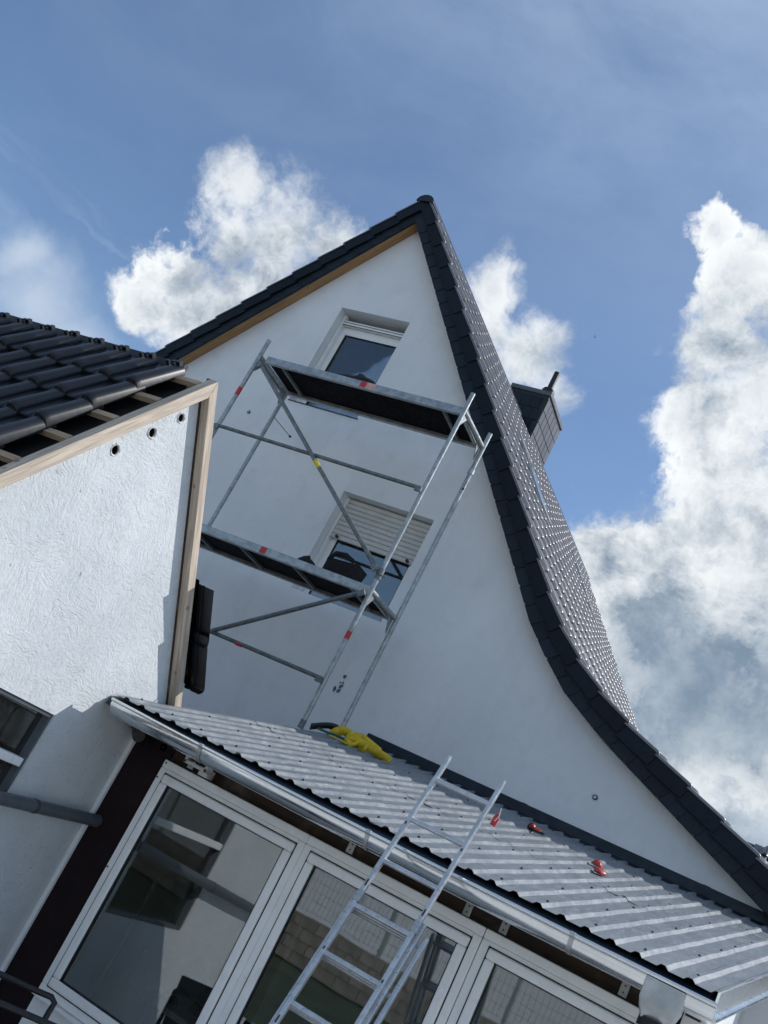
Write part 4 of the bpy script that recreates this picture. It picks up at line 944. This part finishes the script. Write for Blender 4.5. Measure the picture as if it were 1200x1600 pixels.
mb = MB(); mb.tube([(cx + .0, cy - .012, cz + .020), (cx + .055, cy - .014, cz + .018)], .013, 10); mb.build('grip', 'orange', cl, smooth=True)
x, y, z = R(-1.51, -1.39, .017); lump(x, y, z, .042, .05, .038, 21, sharp=.15).build('red_pad', 'red', smooth=True, label='upper of two small red pads on the metal roof', cat='pad', group='red pads on the metal roof')
x, y, z = R(-1.40, -1.80, .017); lump(x, y, z, .045, .05, .038, 22, sharp=.15).build('red_pad', 'red', smooth=True, label='lower of two small red pads on the metal roof', cat='pad', group='red pads on the metal roof')
tg = thing('red_tag', (-1.56, -4.22, 2.62), 'red tag with white string hanging behind the right ladder rail', 'tag')
mb = MB(); c = L0 + V((-1.545, 0, 0)) + ld * .40 + ln * .03
mb.add([tuple(c + V((dx, dy, dz))) for dy in (0, .012) for dx, dz in ((-.004, -.075), (.024, -.08), (.030, -.035), (.018, -.005), (.0, -.03))], [(0, 1, 2, 3, 4), (9, 8, 7, 6, 5)] + [((i + 1) % 5, i, 5 + i, 5 + (i + 1) % 5) for i in range(5)]); mb.build('tag_flag', 'red', tg)
mb = MB(); mb.tube([c + V((.02, 0, .02)), c + V((.026, -.004, -.02)), c + V((.016, -.008, -.055))], .003, 6); mb.build('string', 'white', tg)

# ------------------------------------------------------------------ lamp and box under the eave
fll = thing('floodlight', (-3.50, YF - .06, 2.16), 'small white floodlight with open bracket below the gutter at the left window', 'floodlight')
mb = MB(); y0 = YF - .16
for a, b in (((-3.56, 2.265), (-3.56, 2.165)), ((-3.56, 2.165), (-3.40, 2.165)), ((-3.40, 2.165), (-3.40, 2.215))):
    mb.obox(((a[0] + b[0]) / 2, y0, (a[1] + b[1]) / 2), (b[0] - a[0], 0, b[1] - a[1]), (0, 1, 0), (-(b[1] - a[1]), 0, b[0] - a[0]), sqrt((b[0] - a[0]) ** 2 + (b[1] - a[1]) ** 2) / 2 + .011, .035, .011)
mb.build('bracket', 'white', fll, bevel=.003)
mb = MB(); mb.box((-3.545, y0 - .01, 2.185), (-3.415, y0 + .06, 2.26)); hd = mb.build('lamp_head', 'black', fll, bevel=.008)
mb = MB(); mb.box((-3.535, y0 - .014, 2.195), (-3.425, y0 - .0105, 2.25)); mb.build('lens', 'glass', hd)
mb = MB(); mb.tube([(-3.48, y0 + .06, 2.225), (-3.48, YF + .01, 2.225)], .014, 10); mb.build('arm', 'white', fll)
jb = thing('junction_box', (-3.47, YF - .02, 2.12), 'white junction box on the window head below the floodlight', 'junction box')
mb = MB(); mb.box((-3.505, YF - .088, 2.128), (-3.435, YF - .0, 2.185)); mb.build('housing', 'white', jb, bevel=.006)
mb = MB(); mb.tube([(-3.47, YF - .094, 2.156), (-3.47, YF - .0875, 2.156)], .013, 14); mb.build('knob', 'white', jb, smooth=True)
mb = MB(); mb.tube([(-3.505, YF - .03, 2.17), (-3.58, YF - .02, 2.19), (-3.64, YF - .015, 2.23)], .006, 8); mb.build('cable', 'black', jb, smooth=True)
rb = thing('wall_spotlight', (-4.03, YF - .1, 2.15), 'small dark spotlight in the corner under the gutter end', 'spotlight')
mb = MB(); mb.tube([(-4.09, YF - .03, 2.20), (-4.07, YF - .09, 2.19)], .022, 12); mb.build('mount', 'grime', rb)
mb = MB(); mb.tube([(-4.075, YF - .08, 2.195), (-4.0, YF - .13, 2.165)], .030, 14, r2=.042); mb.build('lamp_head', 'grime', rb, smooth=True)

# ------------------------------------------------------------------ inside the annex, behind the panes
tb = thing('work_table', (-2.95, -2.9, .06), 'cluttered grey work table inside behind the left window', 'table')
mb = MB(); mb.box((-3.45, -3.3, .80), (-2.5, -2.6, .835)); mb.build('table_top', 'zinc_d', tb)
for x in (-3.4, -2.55):
    for y in (-3.25, -2.65): mb = MB(); mb.box((x - .02, y - .02, .061), (x + .02, y + .02, .80)); mb.build('leg', 'galv_dark', tb)
mb = MB(); mb.box((-2.86, -3.2, .836), (-2.68, -3.08, .90)); bxo = mb.build('red_box', 'red', label='red and white box on the table inside', cat='box')
mb = MB(); mb.box((-2.82, -3.204, .845), (-2.77, -3.201, .89)); mb.build('white_band', 'white', bxo)
for k in range(5):
    x = -3.3 + k * .13; lump(x, -3.1 + .09 * (k % 3), .836, .05, .04, .04, 40 + k).build('rag', 'cloth' if k % 2 else 'grime', smooth=True, label=['leftmost rag on the inside work table', 'second rag from the left on the inside table', 'middle rag of five on the inside table', 'fourth rag from the left on the inside table', 'rightmost rag on the inside work table'][k], cat='rag', group='rags on the inside table')
mb = MB(); mb.tube([(-3.72, -3.3, .07), (-3.66, -3.36, 1.45)], .014, 10); pole = mb.build('wooden_pole', 'plank', smooth=True, label='wooden pole leaning inside the left window', cat='pole')
lump(-3.45, -3.45, .061, .25, .16, .86, 61, n=20, mm=12, sharp=.18).build('leather_cushion', 'brown', smooth=True, label='brown leather bundle inside at the left window bottom corner', cat='cushion')
ct = lump(-3.1, -2.95, .836, .11, .09, .42, 77, n=16, mm=10, sharp=.22); ct.build('dark_sack', 'cloth', smooth=True, label='dark sack standing on the inside work table', cat='sack')

# ------------------------------------------------------------------ black garden chair at the lower left
ch = thing('garden_chair', (-3.1, -5.0, 0), 'black tubular garden chair at the lower left corner', 'chair')
mb = MB(); mb.tube([(-3.55, -4.95, .84), (-3.19, -4.70, .852), (-3.115, -4.64, .856), (-3.09, -4.63, .84), (-3.09, -4.635, .80), (-3.10, -4.66, .02)], .015, 12); mb.build('arm_frame', 'black', ch, smooth=True)
mb = MB(); mb.tube([(-3.55, -4.95, .84), (-3.60, -4.99, .80), (-3.62, -5.02, .02)], .015, 12); mb.build('rear_leg', 'black', ch, smooth=True)
mb = MB(); mb.tube([(-3.13, -5.25, .84), (-2.78, -4.97, .855), (-2.72, -4.93, .84), (-2.72, -4.94, .02)], .015, 12); mb.build('arm_frame', 'black', ch, smooth=True)
mb = MB(); mb.tube([(-3.13, -5.25, .84), (-3.2, -5.32, .02)], .015, 12); mb.build('rear_leg', 'black', ch, smooth=True)
mb = MB(); mb.obox((-3.16, -4.95, .44), (.82, .57, 0), (-.57, .82, 0), (0, 0, 1), .26, .25, .02); mb.build('seat', 'black', ch, bevel=.01)
mb = MB(); mb.obox((-3.40, -5.12, .68), (-.15, -.1, 1), (-.57, .82, 0), (1, .7, .2), .24, .25, .015); mb.build('backrest', 'black', ch, bevel=.01)

# ------------------------------------------------------------------ behind the viewer (seen as reflections)
bwall = thing('block_wall', (0, -17, 0), 'low concrete block retaining wall mirrored in the middle window', 'wall')
mb = MB(); mb.box((-12, -17.2, 0), (12, -16.86, .85)); core = mb.build('wall_core', 'block', bwall)
mb = MB(); mb.box((0, 0, 0), (.48, .17, .20)); bme = mb.mesh('block'); bme.materials.append(M['block'])
for r in range(4):
    for c in range(48):
        inst('block', bme, Matrix.Translation((-11.9 + c * .495 + (.24 if r % 2 else 0), -17.01 + random.uniform(0, .03), .02 + r * .21)), core)
fe = thing('wire_fence', (0, -17, .85), 'wire panel fence on the block wall mirrored in the windows', 'fence')
for k in range(10):
    x = -11.5 + k * 2.5
    mb = MB(); mb.box((x - .03, -17.1, .851), (x + .03, -17.04, 1.75)); mb.build('fence_post', 'fence', fe)
    mb = MB()
    for i in range(25): mb.box((x + .05 + i * .1, -17.075, .92), (x + .057 + i * .1, -17.068, 1.70))
    for j in range(5): mb.box((x + .03, -17.082, .95 + j * .18), (x + 2.47, -17.076, .957 + j * .18))
    mb.build('wire_panel', 'fence', fe)
pi_ = thing('pipe_bundle', (-3.0, -11.5, 0), 'bundle of grey pipes on the lawn mirrored in the middle window', 'pipes')
for k, (dy, dz) in enumerate(((0, .08), (.17, .08), (.34, .08), (.085, .23), (.255, .23))):
    mb = MB(); mb.tube([(-4.6, -11.5 + dy, dz), (-1.8, -11.2 + dy, dz)], .08, 14); mb.build('pipe', 'pipe', pi_, smooth=True)
mb = MB(); mb.obox((-1.4, -11.0, .35), (.6, .6, .35), (-.7, .7, 0), (-.2, -.2, 1), .75, .06, .012); mb.build('timber_plank', 'plank', label='pale timber plank propped on the lawn mirrored in the middle window', cat='plank')
# neighbouring roof beyond the right-hand verge
nb = thing('neighbour_house', (.2, 7.0, 0), 'small dark tiled roof of a neighbouring house beyond the right verge', 'house')
mb = MB(); mb.box((-1.2, 5.8, 0), (6, 9.4, 3.6)); mb.build('wall', 'plaster', nb)
mb = MB(); mb.add([(-1.35, 5.3, 3.55), (6.2, 5.3, 3.55), (6.2, 7.6, 5.05), (-1.35, 7.6, 5.05), (6.2, 9.9, 3.55), (-1.35, 9.9, 3.55)], [(0, 1, 2, 3), (3, 2, 4, 5), (0, 3, 5), (1, 4, 2)]); nro = mb.build('roof', 'lead', nb)
sn, cn = sin(math.atan2(1.5, 2.3)), cos(math.atan2(1.5, 2.3))
for r in range(7):
    for c in range(16):
        inst('roof_tile', T_ob, frame_m((-1.1 + .2308 * c + .2, 7.6 - cn * r * .345, 5.07 - sn * r * .345), (-1, 0, 0), (0, -cn, -sn), (0, -sn, cn)), nro)
# a bird far up
mb = MB(); b0 = V((-.33, .79, .52)).normalized() * 120 + V((0, -9.5, 2.1))
mb.tube([b0 + V((-.12, 0, 0)), b0 + V((0, 0, .01)), b0 + V((.13, 0, .02))], .03, 8)
mb.add([b0, b0 + V((.05, 0, 0)), b0 + V((.0, .2, .12)), b0 + V((-.03, .34, .06)), b0 + V((0, -.2, .12)), b0 + V((-.03, -.34, .06))], [(0, 1, 2), (0, 2, 3), (1, 0, 4), (4, 0, 5)])
mb.build('bird', 'grime', label='tiny dark bird high in the blue sky at right', cat='bird')
